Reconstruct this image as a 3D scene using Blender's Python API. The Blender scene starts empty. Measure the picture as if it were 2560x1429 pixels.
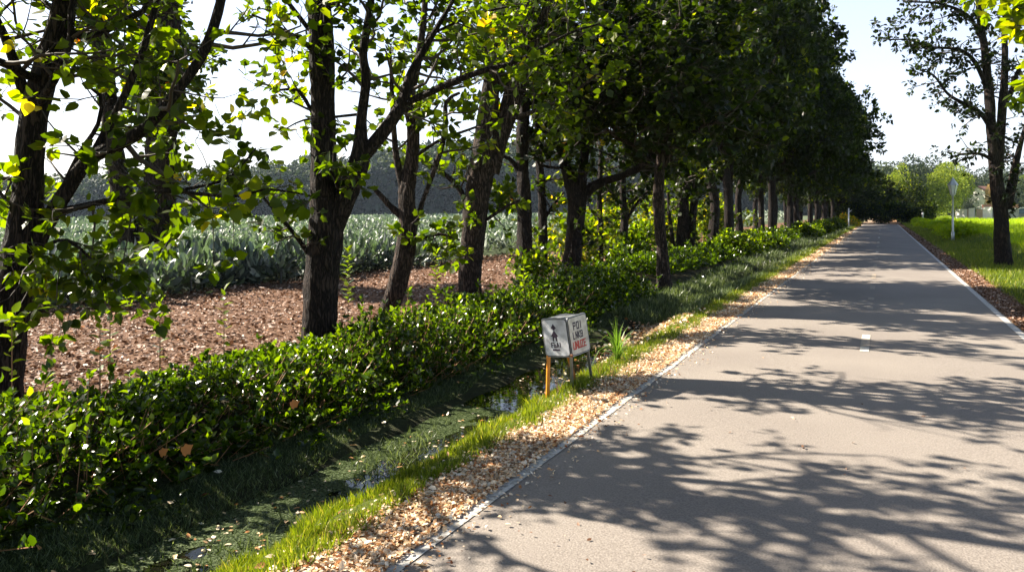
import bpy, math, random
import numpy as np
from mathutils import Vector, Matrix, noise as mnoise

# ------------------------------------------------------------------ camera, world, sun, exposure
SC = bpy.context.scene
COL = SC.collection
CH = 1.6                                   # eye height
FPX, CX, CY, VX, VY = 1849.0, 1280.0, 714.5, 2206.0, 527.0
PITCH = 0.0                                # level camera, lens shifted down
CAMX = 0.07
YAW = math.atan((VX - CX) * math.cos(PITCH) / FPX)
cd = bpy.data.cameras.new("camera"); cam = bpy.data.objects.new("camera", cd); COL.objects.link(cam)
cam.location = (CAMX, 0, CH); cam.rotation_euler = (math.pi / 2 - PITCH, 0, YAW)
cd.sensor_width = 36; cd.lens = 36 * FPX / 2560; cd.shift_y = -(CY - VY) / 2560; cd.clip_end = 3000; cd.clip_start = 0.05
SC.camera = cam
SC.render.resolution_x = 1024; SC.render.resolution_y = 571
SUN_AZ, SUN_EL = math.radians(-93), math.radians(36)      # azimuth from +Y (the road), clockwise
world = bpy.data.worlds.new("World"); SC.world = world; world.use_nodes = True
wn = world.node_tree.nodes; wl = world.node_tree.links
sky = wn.new("ShaderNodeTexSky"); sky.sky_type = 'NISHITA'; sky.sun_disc = False
sky.sun_elevation = SUN_EL; sky.sun_rotation = SUN_AZ; sky.dust_density = 1.6; sky.air_density = 1.0
wn["Background"].inputs[1].default_value = 0.035
# the sky: deep above, with the bright white veil of a hazy horizon
tcw = wn.new("ShaderNodeTexCoord"); sepw = wn.new("ShaderNodeSeparateXYZ"); wl.new(tcw.outputs["Generated"], sepw.inputs[0])
rw = wn.new("ShaderNodeValToRGB"); rw.color_ramp.elements[0].position = .0; rw.color_ramp.elements[0].color = (6.6, 6.8, 7.6, 1)
rw.color_ramp.elements[1].position = .38; rw.color_ramp.elements[1].color = (0, 0, 0, 1)
e_w = rw.color_ramp.elements.new(.25); e_w.color = (4.8, 5.2, 7.0, 1)
wl.new(sepw.outputs[2], rw.inputs[0])
aw = wn.new("ShaderNodeMix"); aw.data_type = 'RGBA'; aw.blend_type = 'ADD'; aw.inputs[0].default_value = 1; aw.clamp_result = False
wl.new(sky.outputs[0], aw.inputs[6]); wl.new(rw.outputs[0], aw.inputs[7]); wl.new(aw.outputs[2], wn["Background"].inputs[0])
sd = bpy.data.lights.new("sun", 'SUN'); sd.energy = 5.0; sd.angle = math.radians(0.5); sd.color = (1.0, 0.90, 0.76)
sun = bpy.data.objects.new("sun", sd); COL.objects.link(sun)
sv = Vector((math.sin(SUN_AZ) * math.cos(SUN_EL), math.cos(SUN_AZ) * math.cos(SUN_EL), math.sin(SUN_EL)))
sun.rotation_euler = sv.to_track_quat('Z', 'Y').to_euler(); sun.location = (-20, -5, 20)
SC.view_settings.view_transform = 'Standard'; SC.view_settings.look = 'None'
SC.view_settings.exposure = 1.85; SC.view_settings.gamma = 1.0
SC.cycles.use_denoising = True
SC.cycles.max_bounces = 6; SC.cycles.diffuse_bounces = 1; SC.cycles.glossy_bounces = 2
SC.cycles.transmission_bounces = 4; SC.cycles.transparent_max_bounces = 6
SC.cycles.sample_clamp_indirect = 4

rng = np.random.default_rng(7); R = random.Random(11)

# ------------------------------------------------------------------ helpers
_f = (-math.sin(YAW) * math.cos(PITCH), math.cos(YAW) * math.cos(PITCH), -math.sin(PITCH))
_r = (math.cos(YAW), math.sin(YAW), 0.0)
_u = (_r[1] * _f[2] - _r[2] * _f[1], _r[2] * _f[0] - _r[0] * _f[2], _r[0] * _f[1] - _r[1] * _f[0])
def at(x, y, d):
    """the world point seen at pixel (x, y) of the photograph at depth d"""
    a = (x - CX) / FPX; b = (VY - y) / FPX
    return np.array([(_f[i] + a * _r[i] + b * _u[i]) * d for i in range(3)]) + np.array([CAMX, 0, CH])

def nrmz(v):
    return v / np.maximum(np.linalg.norm(v, axis=-1, keepdims=True), 1e-9)

def tag(o, label=None, cat=None, group=None, kind=None):
    if label: o["label"] = label
    if cat: o["category"] = cat
    if group: o["group"] = group
    if kind: o["kind"] = kind
    return o

def empty(name, loc=(0, 0, 0), **k):
    o = bpy.data.objects.new(name, None); COL.objects.link(o); o.location = loc
    o.empty_display_size = 0.3
    return tag(o, **k)

def mk(name, V, loops, tot, m, parent=None, smooth=False, lv=None, off=None):
    V = np.asarray(V, dtype=np.float32).reshape(-1, 3)
    if off is not None: V = V - np.asarray(off, dtype=np.float32)
    loops = np.asarray(loops, dtype=np.int32).ravel(); tot = np.asarray(tot, dtype=np.int32).ravel()
    me = bpy.data.meshes.new(name)
    me.vertices.add(len(V)); me.vertices.foreach_set("co", V.ravel())
    me.loops.add(len(loops)); me.loops.foreach_set("vertex_index", loops)
    me.polygons.add(len(tot))
    st = np.zeros(len(tot), dtype=np.int32); st[1:] = np.cumsum(tot)[:-1]
    me.polygons.foreach_set("loop_start", st); me.polygons.foreach_set("loop_total", tot)
    if smooth: me.polygons.foreach_set("use_smooth", np.ones(len(tot), dtype=bool))
    me.update(calc_edges=True)
    if lv is not None:
        a = me.attributes.new("lv", 'FLOAT', 'POINT'); a.data.foreach_set("value", np.asarray(lv, dtype=np.float32))
    me.materials.append(m)
    o = bpy.data.objects.new(name, me); COL.objects.link(o)
    if parent is not None: o.parent = parent
    return o

class MB:
    """collects simple shapes into one mesh"""
    def __init__(s): s.V = []; s.F = []
    def add(s, vs, fs):
        n = len(s.V); s.V += [tuple(v) for v in vs]; s.F += [[i + n for i in f] for f in fs]; return s
    def box(s, c, sz, ch=0.0):
        x, y, z = [q / 2 for q in sz]
        vs = [(c[0] + a * x, c[1] + b * y, c[2] + d * z) for a in (-1, 1) for b in (-1, 1) for d in (-1, 1)]
        return s.add(vs, [(0, 1, 3, 2), (4, 6, 7, 5), (0, 4, 5, 1), (2, 3, 7, 6), (0, 2, 6, 4), (1, 5, 7, 3)])
    def tube(s, pts, rad, seg=8, caps=True):
        V, Lp, T = tube(pts, rad, seg)
        n = len(s.V); s.V += [tuple(v) for v in V]; s.F += [[i + n for i in f] for f in Lp.reshape(-1, 4).tolist()]
        if caps:
            k = len(pts); s.F.append([n + i for i in range(seg)][::-1]); s.F.append([n + (k - 1) * seg + i for i in range(seg)])
        return s
    def lathe(s, prof, seg, c=(0, 0, 0)):
        n = len(s.V)
        for r, z in prof:
            for i in range(seg):
                a = 2 * math.pi * i / seg; s.V.append((c[0] + r * math.cos(a), c[1] + r * math.sin(a), c[2] + z))
        for j in range(len(prof) - 1):
            for i in range(seg):
                i2 = (i + 1) % seg; s.F.append([n + j * seg + i, n + j * seg + i2, n + (j + 1) * seg + i2, n + (j + 1) * seg + i])
        return s
    def build(s, name, m, parent=None, smooth=False):
        me = bpy.data.meshes.new(name); me.from_pydata(s.V, [], s.F); me.update()
        if smooth:
            for p in me.polygons: p.use_smooth = True
        me.materials.append(m); o = bpy.data.objects.new(name, me); COL.objects.link(o)
        if parent is not None: o.parent = parent
        return o

def tube(pts, rad, seg, bark=0.0, seed=0.0):
    pts = np.asarray(pts, dtype=float); n = len(pts); rad = np.asarray(rad, dtype=float)
    t = np.gradient(pts, axis=0); t = nrmz(t)
    ref = np.array([0.12, 0.97, 0.2]); V = np.zeros((n, seg, 3)); a = np.arange(seg) * 2 * math.pi / seg
    if abs(t[0] @ nrmz(ref)) > 0.9: ref = np.array([1.0, 0, 0.1])
    u = nrmz(np.cross(t, ref)); w = np.cross(t, u)
    rr = np.repeat(rad[:, None], seg, 1)
    if bark > 0:
        s = np.concatenate([[0], np.cumsum(np.linalg.norm(np.diff(pts, axis=0), axis=1))])
        for i in range(n):
            for j in range(seg):
                ca, sa = math.cos(a[j]), math.sin(a[j])
                q = mnoise.noise((ca * 1.1 + seed, sa * 1.1, s[i] * 1.3)) * 0.22
                q += (0.5 - abs(mnoise.noise((ca * 5 + seed, sa * 5, s[i] * 4.5)))) * 0.20
                rr[i, j] *= 1 + bark * (q - 0.05)
    V = pts[:, None, :] + rr[..., None] * (np.cos(a)[None, :, None] * u[:, None, :] + np.sin(a)[None, :, None] * w[:, None, :])
    i = np.arange(n - 1)[:, None] * seg; j = np.arange(seg)[None, :]; j2 = (j + 1) % seg
    L = np.stack([i + j, i + j2, i + seg + j2, i + seg + j], -1).reshape(-1)
    return V.reshape(-1, 3), L, np.full((n - 1) * seg, 4)

def spline(P, step):
    """Catmull-Rom through rows of P (x, y, z, r), resampled about every `step` metres"""
    P = np.asarray(P, dtype=float)
    Q = np.vstack([2 * P[0] - P[1], P, 2 * P[-1] - P[-2]]); out = []
    for i in range(1, len(Q) - 2):
        L = np.linalg.norm(Q[i + 1, :3] - Q[i, :3]); n = max(1, int(round(L / step)))
        t = (np.arange(n) / n)[:, None]
        a, b, c, d = Q[i - 1], Q[i], Q[i + 1], Q[i + 2]
        out.append(0.5 * ((2 * b) + (c - a) * t + (2 * a - 5 * b + 4 * c - d) * t ** 2 + (3 * b - a - 3 * c + d) * t ** 3))
    out.append(P[-1:]); o = np.vstack(out); o[:, 3] = np.maximum(o[:, 3], 0.002); return o

# leaf templates: verts (length x, width y, normal z), faces
T_OV = (np.array([(0, 0, 0), (.3, -.27, .09), (.65, -.23, .08), (1, 0, -.1), (.65, .23, .08), (.3, .27, .09), (.35, 0, 0), (.7, 0, -.02)]),
        [[0, 1, 2, 7, 6], [2, 3, 7], [0, 6, 7, 4, 5], [7, 3, 4]])
_h = [(-.05, .16), (.08, .46), (.28, .37), (.50, .53), (.68, .26), (1.02, 0)]
_h2 = [(-.02, .14), (.12, .34), (.34, .42), (.56, .37), (.80, .20), (1.02, 0)]
_tr = np.array([(0, 0, 0)] + [(x, -y, .12 * y / .6 - .05 * x * x) for x, y in _h2[:-1]] + [(1.02, 0, -.07)] + [(x, y, .12 * y / .6 - .05 * x * x) for x, y in _h2[:-1]][::-1] + [(.5, 0, -.02)])
T_MP = (np.array([(0, 0, 0)] + [(x, -y, .10 * y / .6 - .05 * x * x) for x, y in _h[:-1]] + [(1.02, 0, -.07)] + [(x, y, .10 * y / .6 - .05 * x * x) for x, y in _h[:-1]][::-1] + [(.5, 0, -.02)]),
        [[0, 1, 2, 3, 12], [12, 3, 4, 5, 6], [0, 12, 9, 10, 11], [12, 6, 7, 8, 9]])
T_RH = (np.array([(0, 0, 0), (.42, -.32, .07), (1, 0, -.05), (.42, .32, .07)]), [[0, 1, 2], [0, 2, 3]])
T_LN = (np.array([(0, 0, 0), (.3, -.13, .05), (.7, -.11, .03), (1, 0, -.1), (.7, .11, .03), (.3, .13, .05), (.5, 0, 0)]),
        [[0, 1, 2, 6], [2, 3, 6], [0, 6, 4, 5], [6, 3, 4]])
T_BG = (np.array([(0, -.05, 0), (.3, -.17, .09), (.62, -.19, .08), (.88, -.10, 0), (1, 0, -.08), (.88, .10, 0), (.62, .19, .08), (.3, .17, .09), (0, .05, 0), (.3, 0, .04), (.62, 0, .03), (.88, 0, -.03)]),
        [[0, 1, 9, 8], [8, 9, 7], [1, 2, 10, 9], [9, 10, 6, 7], [2, 3, 11, 10], [10, 11, 5, 6], [3, 4, 11], [11, 4, 5]])
T_BL = (np.array([(0, -.035, 0), (0, .035, 0), (.55, .026, .05), (.55, -.026, .05), (1, 0, .22)]), [[0, 1, 2, 3], [3, 2, 4]])
T_B3 = (np.array([(0, -.05, 0), (0, .05, 0), (1, 0, .12)]), [[0, 1, 2]])

def leaves(name, pos, d, nr, size, tm, m, parent=None, lv=None, off=None, wid=None, smooth=False):
    pos = np.asarray(pos, dtype=float); N = len(pos)
    tv, tf = tm; k = len(tv)
    x = nrmz(np.asarray(d, dtype=float)); z = nr - (nr * x).sum(1, keepdims=True) * x; z = nrmz(z); y = np.cross(z, x)
    S = np.broadcast_to(np.asarray(size, dtype=float), (N,))[:, None, None]
    W = np.ones((N, 1, 1)) if wid is None else np.asarray(wid)[:, None, None]
    curl = rng.uniform(-0.6, 1.9, (N, 1, 1)); tb_ = tv[None]
    if tm is T_MP: w_ = np.clip(rng.random((N, 1, 1)) * 1.8 - .2, 0, 1); tb_ = tv[None] * (1 - w_) + _tr[None] * w_
    V = pos[:, None, :] + S * (tb_[..., 0:1] * x[:, None] + W * tb_[..., 1:2] * y[:, None] + curl * tb_[..., 2:3] * z[:, None])
    fl = np.array([i for f in tf for i in f]); ft = np.array([len(f) for f in tf])
    L = (np.arange(N)[:, None] * k + fl[None]).ravel(); T = np.tile(ft, N)
    if lv is None: lv = rng.random(N)
    return mk(name, V.reshape(-1, 3), L, T, m, parent, lv=np.repeat(lv, k), off=off, smooth=smooth)

# ------------------------------------------------------------------ materials
def mat(name):
    m = bpy.data.materials.new(name); m.use_nodes = True; nt = m.node_tree
    return m, nt.nodes, nt.links, nt.nodes["Principled BSDF"]

def ramp(nd, stops, interp='LINEAR'):
    n = nd.new("ShaderNodeValToRGB"); cr = n.color_ramp; cr.interpolation = interp
    while len(cr.elements) > 1: cr.elements.remove(cr.elements[-1])
    cr.elements[0].position = stops[0][0]; cr.elements[0].color = (*stops[0][1], 1)
    for p, c in stops[1:]:
        e = cr.elements.new(p); e.color = (*c, 1)
    return n

def leafmat(name, stops, trans=0.45, tgain=(6.2, 6.2, 0.6), rough=0.42, spec=0.28):
    m, nd, lk, b = mat(name)
    a = nd.new("ShaderNodeAttribute"); a.attribute_name = "lv"
    r = ramp(nd, stops); lk.new(a.outputs["Fac"], r.inputs[0])
    lk.new(r.outputs[0], b.inputs["Base Color"]); b.inputs["Roughness"].default_value = rough
    b.inputs["Specular IOR Level"].default_value = spec
    mx = nd.new("ShaderNodeMix"); mx.data_type = 'RGBA'; mx.blend_type = 'MULTIPLY'; mx.inputs[0].default_value = 1
    lk.new(r.outputs[0], mx.inputs[6]); mx.inputs[7].default_value = (*tgain, 1); mx.clamp_result = False
    t = nd.new("ShaderNodeBsdfTranslucent"); lk.new(mx.outputs[2], t.inputs[0])
    s = nd.new("ShaderNodeMixShader"); s.inputs[0].default_value = trans
    lk.new(b.outputs[0], s.inputs[1]); lk.new(t.outputs[0], s.inputs[2]); lk.new(s.outputs[0], nd["Material Output"].inputs[0])
    return m

def plain(name, col, rough=0.6, metal=0.0, var=0.12, scale=6.0, bump=0.0, spec=0.5, col2=None):
    m, nd, lk, b = mat(name)
    tc = nd.new("ShaderNodeTexCoord"); n = nd.new("ShaderNodeTexNoise"); n.inputs["Scale"].default_value = scale; n.inputs["Detail"].default_value = 6
    lk.new(tc.outputs["Object"], n.inputs["Vector"])
    c2 = col2 or tuple(c * (1 - 2.2 * var) for c in col)
    r = ramp(nd, [(0.3, c2), (0.65, col)]); lk.new(n.outputs[0], r.inputs[0]); lk.new(r.outputs[0], b.inputs["Base Color"])
    b.inputs["Roughness"].default_value = rough; b.inputs["Metallic"].default_value = metal; b.inputs["Specular IOR Level"].default_value = spec
    if bump:
        bp = nd.new("ShaderNodeBump"); bp.inputs["Strength"].default_value = bump; lk.new(n.outputs[0], bp.inputs["Height"]); lk.new(bp.outputs[0], b.inputs["Normal"])
    return m

M = {}
G0, G1, G2, G3 = (.006, .011, .001), (.015, .027, .001), (.042, .063, .001), (.085, .096, .002)
YL, OR = (.30, .23, .008), (.34, .10, .01)
M['maple'] = leafmat("maple_leaf", [(0, G0), (.35, G1), (.75, G2), (.9, G3), (.975, YL), (1, OR)], .50)
M['dull'] = leafmat("row_leaf", [(0, G0), (.55, G0), (.78, G1), (.9, G2), (.96, G3), (1, G3)], .42, tgain=(5, 5, .6))
M['yellow'] = leafmat("yellowing_leaf", [(0, G1), (.3, G2), (.6, G3), (.85, YL), (1, OR)], .55)
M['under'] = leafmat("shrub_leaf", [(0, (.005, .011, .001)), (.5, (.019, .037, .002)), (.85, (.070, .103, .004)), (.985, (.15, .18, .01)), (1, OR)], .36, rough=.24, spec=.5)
M['crop'] = leafmat("crop_leaf", [(0, (.035, .048, .042)), (.45, (.11, .135, .12)), (.85, (.27, .31, .27)), (1, (.07, .12, .02))], .14, tgain=(1.6, 2.2, .8), rough=.33, spec=.5)
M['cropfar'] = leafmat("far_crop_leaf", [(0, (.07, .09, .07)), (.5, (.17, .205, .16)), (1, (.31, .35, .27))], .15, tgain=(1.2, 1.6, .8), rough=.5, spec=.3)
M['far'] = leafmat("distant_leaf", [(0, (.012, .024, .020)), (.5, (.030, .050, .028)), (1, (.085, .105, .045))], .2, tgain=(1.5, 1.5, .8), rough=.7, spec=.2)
M['bright'] = leafmat("light_green_leaf", [(0, (.07, .11, .01)), (.5, (.17, .23, .02)), (1, (.32, .36, .04))], .4, tgain=(1.6, 1.6, .8), rough=.6, spec=.2)  # light green foliage, tone varies from leaf to leaf
M['orange'] = leafmat("russet_leaf", [(0, (.30, .16, .06)), (.5, (.42, .26, .12)), (1, (.38, .34, .10))], .3, tgain=(1.3, 1.3, .8), rough=.6, spec=.2)
M['grass'] = leafmat("grass_blade", [(0, (.06, .10, .006)), (.5, (.14, .20, .01)), (.9, (.24, .29, .02)), (1, (.42, .36, .12))], .40, tgain=(1.7, 1.6, .6), rough=.45, spec=.3)
M['moss'] = leafmat("bank_grass_blade", [(0, (.028, .046, .014)), (.5, (.062, .092, .030)), (1, (.20, .25, .13))], .35, tgain=(1.6, 1.6, .8), rough=.4, spec=.4)
M['field'] = leafmat("field_grass_blade", [(0, (.15, .24, .004)), (.5, (.24, .35, .004)), (1, (.34, .44, .01))], .55, tgain=(2.3, 2.1, .4), rough=.5, spec=.3)
M['litter'] = leafmat("fallen_leaf", [(0, (.26, .08, .02)), (.2, (.55, .27, .10)), (.5, (.82, .61, .38)), (1, (.93, .85, .70))], .2, tgain=(1.1, 1.0, .8), rough=.55, spec=.3)
M['brownlitter'] = leafmat("brown_fallen_leaf", [(0, (.07, .03, .015)), (.4, (.17, .085, .045)), (.75, (.38, .25, .18)), (.95, (.62, .51, .44)), (1, (.45, .16, .03))], .1, tgain=(1.1, 1.0, .8), rough=.6, spec=.2)
M['russet'] = leafmat("russet_fallen_leaf", [(0, (.55, .20, .05)), (1, (.62, .25, .07))], .3, tgain=(1.3, 1.2, .8))
M['dry'] = plain("dry_stalk", (.30, .15, .06), .7)

def barkmat(name, dark, light, sc=1.0):
    m, nd, lk, b = mat(name)
    tc = nd.new("ShaderNodeTexCoord"); mp = nd.new("ShaderNodeMapping"); mp.inputs["Scale"].default_value = (9 * sc, 9 * sc, 1.6 * sc)
    lk.new(tc.outputs["Object"], mp.inputs[0])
    n = nd.new("ShaderNodeTexNoise"); n.inputs["Scale"].default_value = 2.2; n.inputs["Detail"].default_value = 9; n.inputs["Roughness"].default_value = .65; n.inputs["Distortion"].default_value = .5
    lk.new(mp.outputs[0], n.inputs["Vector"])
    v = nd.new("ShaderNodeTexVoronoi"); v.feature = 'DISTANCE_TO_EDGE'; v.inputs["Scale"].default_value = 2.6
    n2 = nd.new("ShaderNodeTexNoise"); n2.inputs["Scale"].default_value = 3
    va = nd.new("ShaderNodeVectorMath"); va.operation = 'ADD'; lk.new(mp.outputs[0], va.inputs[0]); lk.new(mp.outputs[0], n2.inputs["Vector"]); lk.new(n2.outputs["Color"], va.inputs[1])
    lk.new(va.outputs[0], v.inputs["Vector"])
    mr = nd.new("ShaderNodeMapRange"); mr.inputs[1].default_value = 0; mr.inputs[2].default_value = .28; lk.new(v.outputs["Distance"], mr.inputs[0])
    mu = nd.new("ShaderNodeMath"); mu.operation = 'MULTIPLY'; lk.new(mr.outputs[0], mu.inputs[0]); lk.new(n.outputs[0], mu.inputs[1])
    r = ramp(nd, [(.12, dark), (.45, light), (.7, tuple(c * 1.35 for c in light))]); lk.new(mu.outputs[0], r.inputs[0]); lk.new(r.outputs[0], b.inputs["Base Color"])
    bp = nd.new("ShaderNodeBump"); bp.inputs["Strength"].default_value = 1.0; bp.inputs["Distance"].default_value = .035
    lk.new(mu.outputs[0], bp.inputs["Height"]); lk.new(bp.outputs[0], b.inputs["Normal"]); b.inputs["Roughness"].default_value = .85; b.inputs["Specular IOR Level"].default_value = .2
    return m
M['bark'] = barkmat("bark", (.006, .004, .0035), (.040, .028, .022))
M['barkpale'] = barkmat("pale_bark", (.012, .008, .006), (.075, .052, .040))
M['twig'] = plain("twig_bark", (.05, .035, .026), .8)

# road
def roadmat():
    m, nd, lk, b = mat("asphalt")
    g = nd.new("ShaderNodeNewGeometry")
    n1 = nd.new("ShaderNodeTexNoise"); n1.inputs["Scale"].default_value = 95; n1.inputs["Detail"].default_value = 3
    n2 = nd.new("ShaderNodeTexNoise"); n2.inputs["Scale"].default_value = .55; n2.inputs["Detail"].default_value = 5
    v = nd.new("ShaderNodeTexVoronoi"); v.inputs["Scale"].default_value = 130
    for q in (n1, n2, v): lk.new(g.outputs["Position"], q.inputs["Vector"])
    r1 = ramp(nd, [(.3, (.195, .170, .146)), (.7, (.325, .289, .251))]); lk.new(n1.outputs[0], r1.inputs[0])
    r2 = ramp(nd, [(.3, (.78, .77, .78)), (.7, (1.0, 1.0, 1.0))]); lk.new(n2.outputs[0], r2.inputs[0])
    mx = nd.new("ShaderNodeMix"); mx.data_type = 'RGBA'; mx.blend_type = 'MULTIPLY'; mx.inputs[0].default_value = 1
    lk.new(r1.outputs[0], mx.inputs[6]); lk.new(r2.outputs[0], mx.inputs[7])
    r3 = ramp(nd, [(.90, (0, 0, 0)), (.97, (1, 1, 1))]); lk.new(v.outputs["Color"], r3.inputs[0])
    m2 = nd.new("ShaderNodeMix"); m2.data_type = 'RGBA'; lk.new(r3.outputs[0], m2.inputs[0]); lk.new(mx.outputs[2], m2.inputs[6]); m2.inputs[7].default_value = (.30, .28, .25, 1)
    lk.new(m2.outputs[2], b.inputs["Base Color"]); b.inputs["Roughness"].default_value = .72; b.inputs["Specular IOR Level"].default_value = .35
    bp = nd.new("ShaderNodeBump"); bp.inputs["Strength"].default_value = .55; bp.inputs["Distance"].default_value = .006; lk.new(n1.outputs[0], bp.inputs["Height"]); lk.new(bp.outputs[0], b.inputs["Normal"])
    return m
M['road'] = roadmat()

def paint(name, c1, c2, lo=.36, hi=.5, sc=30):
    m, nd, lk, b = mat(name); g = nd.new("ShaderNodeNewGeometry"); n = nd.new("ShaderNodeTexNoise"); n.inputs["Scale"].default_value = sc; n.inputs["Detail"].default_value = 7; n.inputs["Roughness"].default_value = .7
    lk.new(g.outputs["Position"], n.inputs["Vector"]); r = ramp(nd, [(lo, c2), (hi, c1)]); lk.new(n.outputs[0], r.inputs[0]); lk.new(r.outputs[0], b.inputs["Base Color"]); b.inputs["Roughness"].default_value = .6
    return m
M['paint'] = paint("edge_paint", (.56, .55, .52), (.27, .25, .22), .40, .54)
M['dash'] = paint("dash_paint", (.66, .62, .52), (.36, .32, .26), sc=25)
M['tan'] = paint("worn_paint", (.40, .31, .20), (.25, .225, .195), .44, .58, 22)

PROF = [(-400, 0), (-12, 0), (-6.3, 0.0), (-5.4, .05), (-4.9, .0), (-4.35, -.16), (-4.05, -.22), (-3.7, -.25), (-3.56, -.30), (-3.45, -.44), (-3.0, -.44), (-2.92, -.29), (-2.78, -.16),
        (-2.55, -.055), (-2.3, -.015), (-1.95, -.012), (-1.8, -.04), (1.6, -.04), (1.75, -.012), (2.3, -.012), (3.2, .02), (5, .05), (400, .05)]
PX = np.array([p[0] for p in PROF]); PZ = np.array([p[1] for p in PROF])
def ditch_f(Y):
    return np.interp(Y, [-30, 9.5, 11.5, 16, 18.5, 23, 27, 400], [1, 1, .62, .50, .80, .75, .40, .35])
def gz(X, Y):
    X = np.asarray(X, dtype=float); Y = np.asarray(Y, dtype=float)
    z = np.interp(X, PX, PZ)
    neg = (X < -2.3) & (X > -5)
    z = np.where(neg, z * ditch_f(Y), z)
    z = z - 0.0100 * np.clip(-12.5 - X, 0, 300)
    off = np.abs(X + .1) > 1.9
    z = z + np.where(off, .018 * np.sin(X * 3.1 + Y * 1.7) * np.cos(Y * 2.3 - X) + .01 * np.sin(7.3 * X + 2) * np.cos(6.1 * Y), 0) * np.where(X < -12, .3, 1)
    # rolling edge of the green field
    e = np.exp(-((X - 4.6) / .8) ** 2) * np.clip((Y - 26) / 12, 0, 1)
    z = z + e * (.22 + .13 * np.sin(Y * .62))
    return z

def groundmat():
    m, nd, lk, b = mat("ground")
    g = nd.new("ShaderNodeNewGeometry"); s = nd.new("ShaderNodeSeparateXYZ"); lk.new(g.outputs["Position"], s.inputs[0])
    n = nd.new("ShaderNodeTexNoise"); n.inputs["Scale"].default_value = 2.6; n.inputs["Detail"].default_value = 7; lk.new(g.outputs["Position"], n.inputs["Vector"])
    ma = nd.new("ShaderNodeMath"); ma.operation = 'MULTIPLY_ADD'; lk.new(n.outputs[0], ma.inputs[0]); ma.inputs[1].default_value = .55; lk.new(s.outputs[0], ma.inputs[2])
    mr = nd.new("ShaderNodeMapRange"); mr.inputs[1].default_value = -16; mr.inputs[2].default_value = 8; lk.new(ma.outputs[0], mr.inputs[0])
    def p(X): return (X + .275 + 16) / 24
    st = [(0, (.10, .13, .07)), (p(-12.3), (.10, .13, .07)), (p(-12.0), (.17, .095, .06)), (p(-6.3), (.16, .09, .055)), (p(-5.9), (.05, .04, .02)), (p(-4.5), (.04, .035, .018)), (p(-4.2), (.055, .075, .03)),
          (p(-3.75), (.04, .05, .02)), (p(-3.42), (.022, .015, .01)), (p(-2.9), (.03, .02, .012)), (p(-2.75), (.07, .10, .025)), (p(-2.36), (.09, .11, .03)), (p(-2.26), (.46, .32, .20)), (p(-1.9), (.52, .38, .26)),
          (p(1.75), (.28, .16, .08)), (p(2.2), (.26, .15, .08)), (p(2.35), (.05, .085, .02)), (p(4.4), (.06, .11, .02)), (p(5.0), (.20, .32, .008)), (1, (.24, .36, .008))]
    r = ramp(nd, st); lk.new(mr.outputs[0], r.inputs[0])
    n2 = nd.new("ShaderNodeTexNoise"); n2.inputs["Scale"].default_value = 28; n2.inputs["Detail"].default_value = 8; n2.inputs["Roughness"].default_value = .7; lk.new(g.outputs["Position"], n2.inputs["Vector"])
    r2 = ramp(nd, [(.32, (.45, .42, .42)), (.5, (.9, .9, .9)), (.68, (1.5, 1.45, 1.4))]); lk.new(n2.outputs[0], r2.inputs[0])
    mx = nd.new("ShaderNodeMix"); mx.data_type = 'RGBA'; mx.blend_type = 'MULTIPLY'; mx.inputs[0].default_value = 1; lk.new(r.outputs[0], mx.inputs[6]); lk.new(r2.outputs[0], mx.inputs[7])
    lk.new(mx.outputs[2], b.inputs["Base Color"]); b.inputs["Roughness"].default_value = .9; b.inputs["Specular IOR Level"].default_value = .15
    bp = nd.new("ShaderNodeBump"); bp.inputs["Strength"].default_value = .9; bp.inputs["Distance"].default_value = .03; lk.new(n2.outputs[0], bp.inputs["Height"]); lk.new(bp.outputs[0], b.inputs["Normal"])
    return m
xs = np.unique(np.concatenate([np.linspace(-500, -60, 12), np.linspace(-60, -12, 25), np.linspace(-12, -6, 36), np.linspace(-6, 3, 150), np.linspace(3, 8, 34), np.linspace(8, 60, 14), np.linspace(60, 500, 8)]))
ys = np.unique(np.concatenate([np.linspace(-60, 0, 16), np.linspace(0, 20, 170), np.linspace(20, 100, 220), np.linspace(100, 700, 30)]))
GX, GY = np.meshgrid(xs, ys); GZ = gz(GX, GY); nx, ny = len(xs), len(ys)
i = np.arange(ny - 1)[:, None] * nx; j = np.arange(nx - 1)[None]
L = np.stack([i + j, i + j + 1, i + nx + j + 1, i + nx + j], -1).reshape(-1)
g = mk("ground", np.stack([GX, GY, GZ], -1).reshape(-1, 3), L, np.full((nx - 1) * (ny - 1), 4), groundmat(), smooth=True)
tag(g, "brown and mossy ground with a ditch along the road", "ground", kind="structure")

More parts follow.
